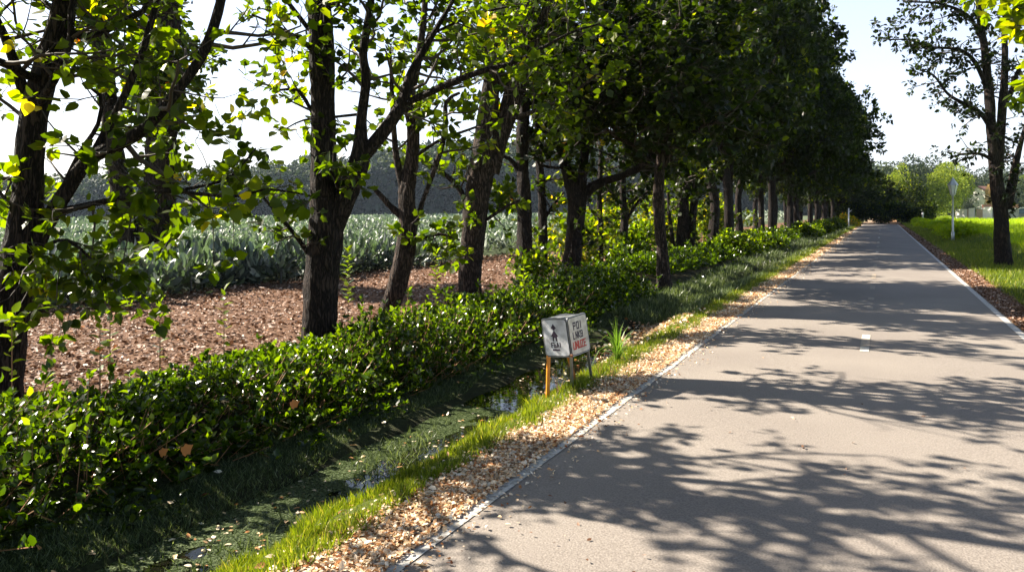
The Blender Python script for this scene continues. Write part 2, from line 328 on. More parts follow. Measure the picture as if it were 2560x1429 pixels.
# road with a slight crown and a worn edge
XL, XR = -1.935, 1.735
def rz(X): return .018 * (1 - ((X + .1) / 1.84) ** 2)
rx = np.linspace(XL, XR, 15); ry = np.unique(np.concatenate([np.linspace(-25, 20, 120), np.linspace(20, 100.5, 112)]))
V = []
for y in ry:
    for k, x in enumerate(rx):
        dx = 0
        if k in (0, 14): dx = .012 * mnoise.noise((y * 3.0, k, 0)) + .006 * mnoise.noise((y * 14, k, 2))
        V.append((x + dx, y, rz(x) + .002))
nn = len(rx); i = np.arange(len(ry) - 1)[:, None] * nn; j = np.arange(nn - 1)[None]
L = np.stack([i + j, i + j + 1, i + nn + j + 1, i + nn + j], -1).reshape(-1)
r_ = mk("road", V, L, np.full((len(ry) - 1) * (nn - 1), 4), M['road'], smooth=True)
tag(r_, "narrow grey asphalt road dappled with tree shadows", "road", kind="structure")
def strip(name, x0, x1, y0, y1, m, parent, lift=.004, wob=0.0):
    n = max(2, int((y1 - y0) / .25)); yy = np.linspace(y0, y1, n); V = []
    for y in yy:
        for q, x in enumerate((x0, x1)):
            V.append((x + wob * mnoise.noise((y * 2.2, q, 5)), y, rz(x) + .002 + lift))
    F = [(2 * a, 2 * a + 1, 2 * a + 3, 2 * a + 2) for a in range(n - 1)]
    me = MB(); me.add(V, F); return me.build(name, m, parent)
strip("edge_line", -1.915, -1.84, -10, 100.5, M['paint'], r_, wob=.012)
strip("edge_line", 1.63, 1.715, -10, 100.5, M['paint'], r_, wob=.012)
dashes = [(9.2, 9.5, 'dash'), (9.5, 10.12, 'tan'), (10.12, 10.45, 'dash'), (13.2, 13.6, 'tan'), (14.6, 15.0, 'tan'), (16.6, 17.3, 'tan'), (19.2, 20.6, 'tan'), (23.2, 24.4, 'tan'), (27.0, 27.8, 'tan'), (31, 32.2, 'dash'),
          (36, 37, 'tan'), (41, 42, 'dash'), (48, 49.5, 'dash'), (56, 58, 'tan'), (66, 68, 'dash')]
for a, b_, k in dashes:
    strip("centre_dash" if k == 'dash' else "worn_dash", -.160, -.065, a, b_, M[k], r_, wob=.006)

# ditch water
m, nd, lk, b = mat("ditch_water"); b.inputs["Base Color"].default_value = (.006, .006, .004, 1); b.inputs["Roughness"].default_value = .03; b.inputs["Specular IOR Level"].default_value = .6
tc = nd.new("ShaderNodeNewGeometry"); n = nd.new("ShaderNodeTexNoise"); n.inputs["Scale"].default_value = 9; n.inputs["Detail"].default_value = 3; lk.new(tc.outputs["Position"], n.inputs["Vector"])
bp = nd.new("ShaderNodeBump"); bp.inputs["Strength"].default_value = .10; bp.inputs["Distance"].default_value = .02; lk.new(n.outputs[0], bp.inputs["Height"]); lk.new(bp.outputs[0], b.inputs["Normal"])
w = MB(); w.add([(-3.70, -6, -.285), (-2.70, -6, -.285), (-2.70, 11.6, -.285), (-3.70, 11.6, -.285)], [(0, 1, 2, 3)]); w = w.build("water", m)
tag(w, "dark still water in the ditch reflecting the sky", "water", kind="structure")

# ------------------------------------------------------------------ trees
class Tree:
    def __init__(s, seed, far=False):
        s.rg = np.random.default_rng(seed); s.W = []; s.n = 0; s.L = []; s.T = []; s.tw = []; s.twn = 0
        s.TV = []; s.TL = []; s.TT = []; s.lp = []; s.ld = []; s.ll = []; s.seed = seed; s.far = far
    def _add(s, pts, rad, seg, thick, bark=0):
        V, L, T = tube(pts, rad, seg, bark, s.seed * 3.7)
        if thick: s.W.append(V); s.L.append(L + s.n); s.T.append(T); s.n += len(V)
        else: s.TV.append(V); s.TL.append(L + s.twn); s.TT.append(T); s.twn += len(V)
    def limb(s, P, seg=14, step=.12, bark=1.0):
        S = spline(P, step); s._add(S[:, :3], S[:, 3], seg, True, bark); return S
    def twig(s, p, d, ln, r, lev, nl, up=.12, lf=1.0):
        """one branch and, below it, its branches; the last level carries the leaves"""
        rg = s.rg; k = max(3, int(ln / (.16 if lev < 2 else .12))); k = min(k, 9)
        pts = [np.array(p, dtype=float)]; d = nrmz(np.array(d, dtype=float)); st = ln / k
        for _ in range(k):
            d = nrmz(d + rg.normal(0, .20, 3) + np.array([0, 0, up])); pts.append(pts[-1] + d * st)
        pts = np.array(pts); rad = np.linspace(r, max(.0025, r * .35), k + 1)
        if not (s.far and lev >= 2): s._add(pts, rad, 6 if r > .02 else (4 if r > .008 else 3), r > .03)
        if lev >= nl:
            m_ = max(3, int(round(ln * (40 if s.far else 30) * lf)))
            for t in rg.uniform(.12, 1.02, m_):
                q = min(int(t * k), k - 1); pp = pts[q] + (pts[q + 1] - pts[q]) * (t * k - q)
                dd = nrmz(nrmz(pts[q + 1] - pts[q]) * .5 + rg.normal(0, .75, 3) + np.array([0, 0, -.15]))
                s.lp.append(pp + dd * .04); s.ld.append(dd)
            s.lp.append(pts[-1]); s.ld.append(nrmz(pts[-1] - pts[-2]))
        else:
            m_ = max(2, int(round(ln * (4.2 if lev == 1 else 6))))
            for t in np.linspace(.22, .97, m_) + rg.uniform(-.06, .06, m_):
                t = min(max(t, .05), .99); q = min(int(t * k), k - 1); pp = pts[q] + (pts[q + 1] - pts[q]) * (t * k - q)
                base = nrmz(pts[q + 1] - pts[q]); side = rg.normal(0, 1, 3) * np.array([1, 1, .6]); side = nrmz(side - (side @ base) * base)
                s.twig(pp, base * .55 + side, ln * rg.uniform(.32, .55) * (1.15 - .5 * t), max(.003, r * .5 * (1.1 - .5 * t)), lev + 1, nl, up, lf)
    def along(s, S, n, t0, t1, ln, ang=.8, nl=3, up=.1, lf=1.0, bias=None, lev=1):
        """side branches on a resampled limb S between the fractions t0 and t1"""
        rg = s.rg; K = len(S) - 1
        for t in np.linspace(t0, t1, n) + rg.uniform(-.02, .02, n):
            q = min(max(int(t * K), 0), K - 1); pp = S[q, :3]; base = nrmz(S[q + 1, :3] - pp)
            side = rg.normal(0, 1, 3) * np.array([1, 1, .35]); side = nrmz(side - (side @ base) * base)
            if bias is not None: side = nrmz(side + np.array(bias))
            s.twig(pp, base * (1 - ang) + side * ang, rg.uniform(*ln), min(S[q, 3] * .5, .014 * ln[1] + .008), lev, nl, up, lf)
    def build(s, root, leaf, size, tmpl, mt='bark', lvr=(0, 1), droop=.5, off=None, crown="crown", keep=None):
        if s.W: mk("trunk", np.vstack(s.W), np.concatenate(s.L), np.concatenate(s.T), M[mt], root, smooth=True, off=off)
        if s.TV: mk("branches", np.vstack(s.TV), np.concatenate(s.TL), np.concatenate(s.TT), M['twig'], root, off=off)
        if s.lp:
            P = np.array(s.lp); D = np.array(s.ld)
            if keep is not None: k = keep(P); P = P[k]; D = D[k]
            N = len(P)
            nr = s.rg.normal(0, droop, (N, 3)) + np.array([0, 0, 1.0])
            # patches of the crown turn yellow together
            cl = np.array([mnoise.noise(Vector(p) * 1.3 + Vector((s.seed, 0, 0))) for p in P[::1]]) if N < 60000 else np.zeros(N)
            lv = np.clip(s.rg.random(N) * .62 + .2 + cl * .45, 0, 1) * (lvr[1] - lvr[0]) + lvr[0]
            leaves(crown, P, D, nr, s.rg.uniform(.65, 1.2, N) * size, tmpl, M[leaf], root, lv=lv, off=off)
        return len(s.lp)

def hero(name, label, cat, d, limbs, seed, leaf='maple', size=.13, tmpl=T_MP, mt='bark', group=None, lvr=(0, 1), extra=None, keep=None, droop=.55):
    """limbs: (points [(px, py, width px[, extra depth])], branching dict)"""
    b0 = at(*limbs[0][0][0][:2], d)
    root = empty(name, (b0[0], b0[1], 0), label=label, cat=cat, group=group)
    t = Tree(seed)
    for pts, br in limbs:
        P = []
        for q in pts:
            dd = d + (q[3] if len(q) > 3 else 0); p = at(q[0], q[1], dd); P.append([*p, q[2] / 2 / FPX * dd])
        big = P[0][3] > .07
        S = t.limb(P, 26 if (big and d < 14) else (14 if P[0][3] > .03 else 8), .055 if (big and d < 14) else .12, 1.0 if big else .5)
        for b_ in (br if isinstance(br, list) else [br]):
            if b_: t.along(S, **b_)
    if extra: extra(t)
    n = t.build(root, leaf, size, tmpl, mt, lvr=lvr, off=(b0[0], b0[1], 0), keep=keep, droop=droop)
    print('LEAVES', name, n, t.n, t.twn)
    return root

rowg = "trees in the row left of the road"
B = dict
hero("roadside_tree", "dark leaning tree at the left edge with a long low branch reaching right", "tree", 6.1, [
    ([(-20, 1030, 125), (8, 860, 104), (35, 720, 96), (58, 600, 86), (72, 470, 66), (80, 350, 60), (95, 250, 58), (132, 120, 56), (158, 20, 54), (175, -120, 44), (185, -320, 36), (200, -600, 28), (210, -900, 20), (215, -1200, 10)], [B(n=26, t0=.36, t1=1, ln=(1.0, 2.1), nl=3, lf=.55), B(n=6, t0=.25, t1=.6, ln=(.5, .9), nl=3, lf=.8)]),
    ([(75, 285, 26), (45, 185, 26), (15, 100, 22), (-25, 10, 18), (-60, -120, 14)], B(n=6, t0=.3, t1=1, ln=(.5, .9), nl=3)),
    ([(70, 640, 48), (115, 560, 42), (168, 475, 38), (228, 394, 36), (352, 327, 30, -.1), (457, 211, 24, -.2), (520, 110, 24, -.2), (560, -30, 20, -.2), (600, -230, 13)], [B(n=11, t0=.3, t1=1, ln=(.6, 1.2), nl=3, lf=.55)]),
    ([(232, 392, 24), (299, 264, 20), (352, 141, 18), (390, 10, 15), (430, -150, 10)], [B(n=7, t0=.25, t1=1, ln=(.5, 1.0), nl=3, lf=.6)]),
    ([(150, 488, 16), (197, 387, 13), (246, 309, 11), (250, 239, 9), (211, 207, 6)], B(n=5, t0=.2, t1=1, ln=(.3, .6), nl=2)),
    ([(150, 528, 17), (230, 510, 15, -.1), (330, 490, 12, -.2), (430, 478, 11, -.3), (520, 487, 9, -.4), (600, 490, 7, -.45), (660, 474, 6, -.5), (740, 482, 5, -.5), (820, 500, 3, -.5)], [B(n=20, t0=.05, t1=1, ln=(.25, .6), nl=2, lf=1.5, bias=(0, 0, -.25), lev=1, up=-.02)]),
    ([(430, 478, 8, -.3), (520, 462, 7, -.3), (580, 438, 5, -.3), (640, 370, 4, -.3)], [B(n=9, t0=.2, t1=1, ln=(.25, .5), nl=2, lf=1.4)]),
    ([(75, 650, 14), (120, 612, 11, -.1), (170, 600, 8, -.2), (230, 650, 6, -.2), (260, 700, 4, -.2)], [B(n=18, t0=.1, t1=1, ln=(.35, .8), nl=2, lf=1.6, bias=(0, 0, -.5), up=-.08)]),
    ([(60, 560, 12), (20, 500, 9), (-20, 470, 7)], [B(n=5, t0=.1, t1=1, ln=(.3, .6), nl=2, lf=1.3)]),
], 3, size=.098, lvr=(.1, .97), group=rowg)

hero("roadside_tree", "dark forked tree with rough bark nearest the road sign, thick straight left stem", "tree", 8.3, [
    ([(802, 905, 100), (798, 860, 88), (800, 780, 82), (804, 690, 80), (812, 600, 86), (812, 520, 76), (808, 430, 66), (808, 300, 58), (805, 150, 62), (800, 20, 60), (798, -150, 48), (805, -400, 30), (815, -600, 15)], [B(n=16, t0=.5, t1=1, ln=(.8, 1.7), nl=3, lf=1.1), B(n=7, t0=.3, t1=.62, ln=(.4, .8), nl=2, lf=1.1)]),
    ([(826, 580, 52), (858, 505, 54), (885, 440, 50), (900, 395, 46), (903, 300, 26), (915, 200, 25), (908, 130, 22), (925, 20, 18), (940, -150, 12)], [B(n=10, t0=.5, t1=1, ln=(.5, 1.0), nl=3, lf=1.5)]),
    ([(900, 400, 34), (960, 328, 32), (1005, 258, 28), (1030, 180, 22), (1080, 90, 15), (1130, 5, 10), (1170, -80, 6)], [B(n=9, t0=.3, t1=1, ln=(.5, .9), nl=3, lf=1.5)]),
    ([(1005, 262, 18), (1060, 238, 18, -.1), (1130, 206, 17, -.3), (1200, 180, 15, -.4), (1300, 150, 11, -.5), (1420, 85, 7, -.6), (1500, 60, 4, -.6)], [B(n=11, t0=.25, t1=1, ln=(.4, .9), nl=3, lf=1.4)]),
    ([(786, 655, 13), (740, 590, 11, -.2), (690, 530, 8, -.3), (655, 490, 5, -.4)], [B(n=8, t0=.3, t1=1, ln=(.25, .5), nl=2, lf=1.4)]),
    ([(905, 285, 8), (840, 292, 7), (760, 300, 5), (700, 330, 3)], [B(n=6, t0=.3, t1=1, ln=(.2, .45), nl=2, lf=1.3)]),
    ([(780, 280, 10), (745, 225, 9), (700, 225, 6), (640, 200, 4)], [B(n=7, t0=.3, t1=1, ln=(.3, .6), nl=2, lf=1.3)]),
    ([(845, 470, 10, -.3), (830, 430, 7, -.5), (800, 430, 5, -.6)], [B(n=8, t0=.1, t1=1, ln=(.2, .45), nl=2, lf=1.7)]),
    ([(1070, 90, 8), (1180, 40, 7), (1300, 10, 5)], [B(n=6, t0=.1, t1=1, ln=(.4, .8), nl=3)]),
], 5, size=.100, lvr=(.05, .98), group=rowg, keep=lambda P: (P[:, 2] < 4.1) | (rng.random(len(P)) < .12))

hero("roadside_tree", "slender crooked tree leaning right, with a bowed lower trunk and a broken stub", "tree", 11.0, [
    ([(958, 830, 50), (972, 775, 48), (992, 715, 50), (1010, 640, 48), (1020, 560, 46), (1018, 480, 42), (1030, 400, 32), (1032, 320, 30), (1022, 250, 26), (1045, 150, 20), (1060, 40, 16), (1075, -150, 10)], [B(n=12, t0=.55, t1=1, ln=(.7, 1.5), nl=3, lf=1.2)]),
    ([(1008, 470, 22), (992, 400, 17), (985, 330, 14), (980, 230, 11), (975, 120, 8)], [B(n=8, t0=.3, t1=1, ln=(.5, .9), nl=3, lf=1.2)]),
    ([(1034, 580, 13), (1058, 500, 12), (1088, 420, 12), (1112, 330, 14), (1116, 255, 11), (1150, 232, 7)], [B(n=5, t0=.4, t1=1, ln=(.4, .8), nl=2, lf=1.2)]),
    ([(1004, 540, 20), (972, 512, 15), (940, 476, 12), (930, 470, 5)], None),
    ([(1040, 390, 9), (1100, 350, 8), (1170, 325, 7), (1240, 300, 5)], [B(n=5, t0=.3, t1=1, ln=(.3, .6), nl=2, lf=1.2)]),
    ([(1040, 600, 9), (1100, 585, 8), (1150, 600, 5)], [B(n=10, t0=.1, t1=1, ln=(.3, .7), nl=2, lf=1.2, bias=(0, 0, -.2))]),
], 8, size=.12, mt='barkpale', lvr=(.1, .97), group=rowg, keep=lambda P: (P[:, 2] < 5.2) | (rng.random(len(P)) < .25))

hero("roadside_tree", "stout grey tree with three rising stems, behind the road sign and left of it", "tree", 13.0, [
    ([(1172, 790, 72), (1173, 740, 62), (1177, 660, 60), (1184, 580, 62), (1194, 500, 66), (1206, 425, 68), (1212, 350, 58), (1222, 260, 48), (1235, 150, 40), (1245, 20, 34), (1250, -120, 24), (1255, -300, 12)], [B(n=14, t0=.55, t1=1, ln=(.8, 1.7), nl=3, lf=.8)]),
    ([(1226, 430, 44), (1255, 345, 36), (1290, 250, 32), (1320, 150, 30), (1355, 50, 22), (1390, -60, 14)], [B(n=10, t0=.35, t1=1, ln=(.8, 1.5), nl=3, lf=.9)]),
    ([(1240, 340, 26), (1268, 240, 22), (1300, 130, 20), (1335, 10, 15), (1350, -120, 9)], [B(n=8, t0=.35, t1=1, ln=(.7, 1.2), nl=3, lf=.9)]),
    ([(1172, 530, 18), (1150, 475, 14), (1110, 435, 11), (1050, 400, 7), (1020, 385, 4)], [B(n=8, t0=.3, t1=1, ln=(.4, .8), nl=2, lf=1.1)]),
    ([(1270, 300, 12), (1330, 280, 10, -.4), (1420, 240, 8, -.6), (1500, 180, 5, -.8)], [B(n=10, t0=.3, t1=1, ln=(.5, 1.0), nl=3, lf=.9)]),
    ([(1200, 560, 9), (1260, 520, 8), (1300, 500, 5)], [B(n=8, t0=.1, t1=1, ln=(.4, .8), nl=2, lf=1.3)]),
], 13, size=.12, mt='barkpale', group=rowg, lvr=(.05, .95))

FULL = lambda n=16, a=1.1, b=2.5: [B(n=n, t0=.42, t1=1, ln=(a, b), nl=3, lf=.8), B(n=max(3, n // 3), t0=.12, t1=.5, ln=(.4, .9), nl=2, lf=1.2)]
hero("roadside_tree", "straight dark trunk with a short dead branch on its left, behind the bright bank", "tree", 17.0, [
    ([(1312, 725, 44), (1310, 690, 38), (1312, 620, 38), (1310, 520, 36), (1307, 420, 30), (1306, 340, 29), (1315, 240, 25), (1310, 130, 22), (1320, -20, 17), (1325, -200, 10)], FULL(20)),
    ([(1298, 430, 14), (1275, 398, 11), (1240, 385, 7)], None)], 17, size=.13, group=rowg, leaf='maple')
hero("roadside_tree", "thin knobbly trunk beside the straight dark trunk behind the sign", "tree", 18.2, [
    ([(1355, 715, 28), (1356, 680, 24), (1358, 600, 22), (1355, 500, 20), (1350, 430, 18), (1345, 330, 19), (1352, 200, 16), (1360, 50, 12)], FULL(14, .7, 1.4)),
    ([(1362, 545, 10), (1385, 510, 7), (1410, 480, 5)], [B(n=5, t0=.3, t1=1, ln=(.4, .8), nl=2)])], 19, size=.13, group=rowg)
hero("roadside_tree", "tree with one big limb sweeping right above the road sign", "tree", 18.0, [
    ([(1426, 720, 64), (1428, 685, 52), (1434, 620, 44), (1440, 545, 42), (1440, 490, 46), (1420, 430, 30), (1405, 370, 26), (1395, 280, 22), (1385, 150, 18), (1390, 0, 13)], FULL(16)),
    ([(1450, 505, 28), (1475, 472, 25), (1510, 453, 22), (1560, 438, 18, -.5), (1610, 408, 16, -.9), (1660, 350, 12, -1.2), (1720, 280, 9, -1.4), (1780, 200, 6, -1.5)], [B(n=16, t0=.2, t1=1, ln=(.7, 1.5), nl=3, lf=.9)]),
    ([(1452, 480, 26), (1458, 420, 24), (1466, 330, 21), (1470, 220, 17), (1480, 80, 13)], FULL(12))], 23, leaf='dull', size=.13, group=rowg, lvr=(0, .96))
hero("roadside_tree", "very slim upright trunk right of the tree with the sweeping limb", "tree", 21.0, [
    ([(1501, 690, 18), (1500, 660, 16), (1500, 580, 15), (1498, 500, 14), (1502, 400, 12), (1500, 280, 9)], FULL(12, .6, 1.3))], 29, leaf='dull', size=.14, group=rowg)
hero("roadside_tree", "slim curved trunk with a thin branch forking to the right, before the brown soil", "tree", 22.0, [
    ([(1546, 680, 16), (1550, 655, 17), (1558, 600, 20), (1561, 540, 18), (1556, 470, 15), (1562, 400, 12), (1560, 280, 9)], FULL(12, .6, 1.3)),
    ([(1562, 560, 9), (1590, 510, 7), (1630, 468, 5)], [B(n=6, t0=.3, t1=1, ln=(.5, .9), nl=2)])], 31, leaf='dull', size=.14, group=rowg)
hero("roadside_tree", "pale upright trunk standing on the grassy bank closest to the road", "tree", 16.0, [
    ([(1662, 722, 46), (1660, 700, 36), (1656, 640, 31), (1649, 560, 28), (1645, 500, 30), (1650, 420, 25), (1662, 300, 21), (1660, 150, 17), (1670, -50, 11)], [B(n=22, t0=.42, t1=1, ln=(1.8, 3.3), nl=3, lf=.8, up=.04)]),
    ([(1655, 430, 13), (1690, 350, 11), (1730, 230, 9), (1780, 100, 6)], [B(n=14, t0=.3, t1=1, ln=(1.0, 2.2), nl=3)])], 37, leaf='dull', size=.13, mt='barkpale', group=rowg)
hero("roadside_tree", "twin-stemmed thick tree right of the pale trunk on the bank", "tree", 24.0, [
    ([(1706, 675, 34), (1706, 645, 30), (1704, 600, 28), (1708, 540, 30), (1706, 470, 28), (1700, 400, 22), (1690, 280, 17), (1700, 120, 12)], FULL(16)),
    ([(1722, 668, 28), (1722, 640, 26), (1728, 580, 22), (1736, 500, 19), (1745, 430, 20), (1752, 340, 16), (1765, 200, 12)], FULL(14)),
    ([(1694, 660, 9), (1682, 600, 10), (1673, 530, 8), (1670, 470, 6)], [B(n=6, t0=.4, t1=1, ln=(.5, 1), nl=2)])], 41, leaf='dull', size=.14, group=rowg)

def ivy(t):
    rg = t.rg
    for x0, w_ in ((262, .30), (405, .55)):
        for _ in range(1700 if x0 > 300 else 500):
            y = rg.uniform(-60, 600); xx = x0 + (y - 200) * (.12 if x0 < 300 else -.02)
            t.lp.append(at(xx, y, 17.4) + rg.normal(0, w_ * .42, 3)); t.ld.append(nrmz(rg.normal(0, 1, 3) + np.array([0, 0, -.5])))
hero("ivy_covered_tree", "broad old double-stemmed tree wrapped in leaves, standing in the edge of the crop", "tree", 17.4, [
    ([(385, 690, 100), (385, 640, 84), (395, 520, 74), (402, 380, 70), (410, 200, 66), (416, 50, 60), (420, -150, 44), (430, -330, 26)], [B(n=20, t0=.35, t1=1, ln=(1.2, 2.6), nl=3, lf=.9), B(n=12, t0=.1, t1=.55, ln=(.4, .8), nl=2, lf=1.2)]),
    ([(340, 690, 72), (332, 640, 58), (318, 560, 52), (298, 450, 46), (280, 320, 42), (264, 190, 42), (250, 80, 38), (235, -80, 28), (215, -250, 16)], [B(n=10, t0=.5, t1=1, ln=(.8, 1.6), nl=3, lf=.7), B(n=5, t0=.1, t1=.5, ln=(.4, .7), nl=2, lf=1)])], 43, size=.16, mt='barkpale', extra=ivy)

LT = [B(n=12, t0=.25, t1=1, ln=(.8, 1.9), nl=3, lf=.55, bias=(-.4, 0, -.1), up=.0)]
hero("verge_tree", "open dark tree standing on the grass right of the road", "tree", 21.5, [
    ([(2510, 690, 62), (2508, 664, 44), (2506, 610, 35), (2504, 560, 33), (2500, 510, 34), (2490, 450, 28), (2482, 360, 23), (2476, 285, 22), (2470, 200, 20), (2458, 100, 17), (2446, 0, 14), (2440, -120, 9)], [B(n=10, t0=.35, t1=1, ln=(.7, 1.5), nl=3, lf=1.0, bias=(-.3, 0, 0), up=0), B(n=4, t0=.2, t1=.35, ln=(.5, .9), nl=2)]),
    ([(2512, 520, 28), (2530, 462, 21), (2542, 400, 15), (2560, 330, 10), (2590, 250, 6)], FULL(10, .6, 1.2)),
    ([(2490, 460, 24), (2500, 350, 22), (2506, 270, 20), (2512, 170, 15), (2512, 60, 12), (2518, -60, 8)], FULL(10, .6, 1.2)),
    ([(2508, 265, 14), (2530, 225, 12), (2545, 180, 9), (2575, 140, 7)], FULL(6, .5, 1.0)),
    ([(2478, 320, 13), (2450, 282, 11), (2415, 262, 9), (2370, 235, 7), (2335, 190, 5), (2300, 175, 3)], [B(n=20, t0=.2, t1=1, ln=(.4, .9), nl=2, lf=1.5, bias=(-.4, 0, -.1), up=.0)]),
    ([(2474, 240, 11), (2440, 160, 10), (2400, 125, 8), (2330, 118, 6), (2270, 100, 4), (2225, 100, 3)], [B(n=24, t0=.2, t1=1, ln=(.4, .9), nl=2, lf=1.7, bias=(-.4, 0, 0), up=.0)]),
    ([(2482, 400, 9), (2450, 385, 8), (2410, 385, 5), (2370, 395, 3)], [B(n=8, t0=.3, t1=1, ln=(.3, .6), nl=2, lf=1.5, up=0)]),
    ([(2460, 110, 9), (2420, 40, 8), (2350, 10, 6), (2280, 5, 4)], [B(n=20, t0=.2, t1=1, ln=(.4, 1.0), nl=2, lf=1.7, up=0)]),
], 47, size=.14, tmpl=T_OV, lvr=(0, .7), leaf='dull')

# a nearer tree on the right whose outer twigs enter the picture
t = Tree(53); S = t.limb([[4.6, 13.0, -.1, .17], [4.55, 13.0, 1.5, .14], [4.6, 13.1, 3.2, .12], [4.4, 13.2, 5, .09], [4.5, 13.2, 7, .05]], 14)
t.along(S, 12, .5, 1, (.8, 1.6), nl=3, lf=.8)
for zz, tip in ((2.6, (1.75, 12.3, 4.4)), (2.9, (1.62, 12.6, 5.0)), (2.4, (1.85, 11.9, 3.7)), (3.4, (1.5, 12.2, 4.75)), (3.0, (1.7, 12.0, 4.1))):
    S2 = t.limb([[4.55, 13.1, zz, .05], [3.6, 12.8, (zz + tip[2]) / 2 + .2, .035], [2.8, 12.5, tip[2], .02], [*tip, .006]], 6, .2)
    t.along(S2, 9, .35, 1, (.4, .9), nl=2, lf=1.5, bias=(0, 0, -.3), up=-.02)
rt = empty("verge_tree", (4.6, 13, 0), label="yellow-green leafy twigs of a nearer tree at the upper right edge", cat="tree")
t.build(rt, 'yellow', .15, T_MP, off=(4.6, 13, 0), lvr=(0, .72))

# a tree just outside the left edge: its crown shades the road in front
t = Tree(59); S = t.limb([[-6.3, .2, -.1, .2], [-6.2, .25, 1.5, .17], [-6.1, .3, 3.0, .14], [-5.8, .2, 5, .09], [-5.7, 0, 7, .04]], 14)
t.along(S, 20, .40, 1, (1.4, 2.8), nl=3, lf=.6)
for q in ((-4.2, .6, 3.0), (-4.4, -1.2, 3.8), (-5.0, 1.9, 4.2)):
    S2 = t.limb([[-6.15, .25, 2.2, .06], [(q[0] - 6.1) / 2, (q[1] + .3) / 2, q[2] - .2, .04], [*q, .012]], 6, .2)
    t.along(S2, 8, .3, 1, (.6, 1.2), nl=3, lf=.8)
rt = empty("roadside_tree", (-6.3, .2, 0), label="tree beyond the left edge whose leafy twigs hang into the top left corner", cat="tree", group=rowg)
t.build(rt, 'maple', .13, T_MP, off=(-6.3, .2, 0))

# generic row trees, built once per variant and then copied
def gen_tree(seed, H, rad, low, nl=3, dens=1.0, size=.2, leaf='dull', mt='bark', lean=0.0, tmpl=T_RH, nlimb=6):
    t = Tree(seed, far=True); rg = t.rg
    th = low + .4
    T0 = [[0, 0, -.25, .24], [0, 0, .05, .19], [rg.normal(0, .08), rg.normal(0, .08), th * .6, .155], [lean * .4, rg.normal(0, .1), th, .15], [lean, .1, H * .55, .10], [lean + .2, 0, H * .9, .03]]
    S = t.limb(T0, 10, .35, .8); t.along(S, int(14 * dens), .35, 1, (rad * .35, rad * .6), nl=nl, lf=dens, up=.06)
    for k in range(nlimb):
        a = 2 * math.pi * (k + rg.uniform(-.3, .3)) / nlimb; e = rg.uniform(.15, 1.0); rr = rad * (1 - .35 * e) * rg.uniform(.8, 1.05)
        z0 = th * rg.uniform(.8, 1.25); z1 = low + .6 + e * (H - low) * .72
        P = [[lean * .4, 0, z0, .075], [math.cos(a) * rr * .4, math.sin(a) * rr * .4, z0 + (z1 - z0) * .55, .055], [math.cos(a) * rr * .75, math.sin(a) * rr * .75, z1, .03], [math.cos(a) * rr, math.sin(a) * rr, z1 + .2, .01]]
        S = t.limb(P, 7, .35, .5); t.along(S, int(12 * dens), .22, 1, (rad * .25, rad * .5), nl=nl, lf=dens, up=.03)
    return t
def make_gen(name, seed, leaf='dull', mt='bark', size=.2, **k):
    t = gen_tree(seed, **k); root = empty(name, (0, 0, 0)); n = t.build(root, leaf, size, T_RH, mt, droop=.6)
    print("generic", name, seed, n); return root
def copy_tree(root, loc, rz, sc=1.0, leaf=None, **k):
    c = root.copy(); COL.objects.link(c); c.location = loc; c.rotation_euler = (0, 0, rz); c.scale = (sc if not isinstance(sc, tuple) else sc[0],) * 2 + ((sc if not isinstance(sc, tuple) else sc[1]),)
    for ch in root.children:
        d = ch.copy(); COL.objects.link(d); d.parent = c
        if leaf and ch.name.startswith("crown"):
            d.material_slots[0].link = 'OBJECT'; d.material_slots[0].material = M[leaf]
    tag(c, **k); return c
protos = [make_gen("roadside_tree", 61, H=10.5, rad=4.3, low=2.0, dens=1.0, lean=.3), make_gen("roadside_tree", 67, H=11.5, rad=4.6, low=2.2, dens=1.0, lean=-.3),
          make_gen("roadside_tree", 71, H=9.5, rad=4.0, low=1.8, dens=1.1, lean=.1), make_gen("roadside_tree", 73, H=11, rad=4.8, low=2.4, dens=.9, lean=.5)]
row = []
# crowns behind and above the nearer trunks, then the row to the end of the road
Y = 27.5
spots = [(-5.6, 28.0), (-5.9, 33.0), (-6.4, 36.0), (-6.5, 39.5), (-5.2, 41.5), (-6.2, 45), (-4.9, 47.5), (-6.3, 51), (-5.2, 54.5), (-6.2, 59), (-5.0, 62.5), (-6.2, 67), (-5.2, 71), (-6.0, 76), (-5.2, 81), (-6.1, 86), (-5.0, 91), (-6, 96), (-4.9, 101), (-5.8, 107), (-4.2, 113), (-2.0, 119), (.6, 122), (-6, 121), (-9.6, 66), (-9.2, 84), (-9.4, 101)]
desc = {0: "row tree with a split trunk just past the twin-stemmed tree", 1: "second tree past the twin-stemmed tree in the row"}
for k, (x, y) in enumerate(spots):
    pr = protos[k % 4]; ang = R.uniform(0, 6.28); sc = R.uniform(.88, 1.08)
    if y > 112 and x > -5: lab = "dark tree closing the view at the end of the road"; grp = "trees closing the end of the road"
    elif k in desc: lab = desc[k]; grp = rowg
    elif x < -9: lab = "tree standing behind the far part of the roadside row"; grp = "trees behind the far row"
    else: lab = "dense dark tree in the far part of the roadside row"; grp = rowg
    if k < 4:
        o = pr; o.location = (x, y, 0); o.rotation_euler = (0, 0, ang); o.scale = (sc * 1.12, sc * 1.12, sc * 1.4); tag(o, label=lab, cat="tree", group=grp)
    else:
        copy_tree(pr, (x, y, 0), ang, (sc * 1.14, sc * (1.42 if x < -4 and y < 95 else (.74 if x > -5 and y > 112 else 1.1))), label=lab, cat="tree", group=grp)

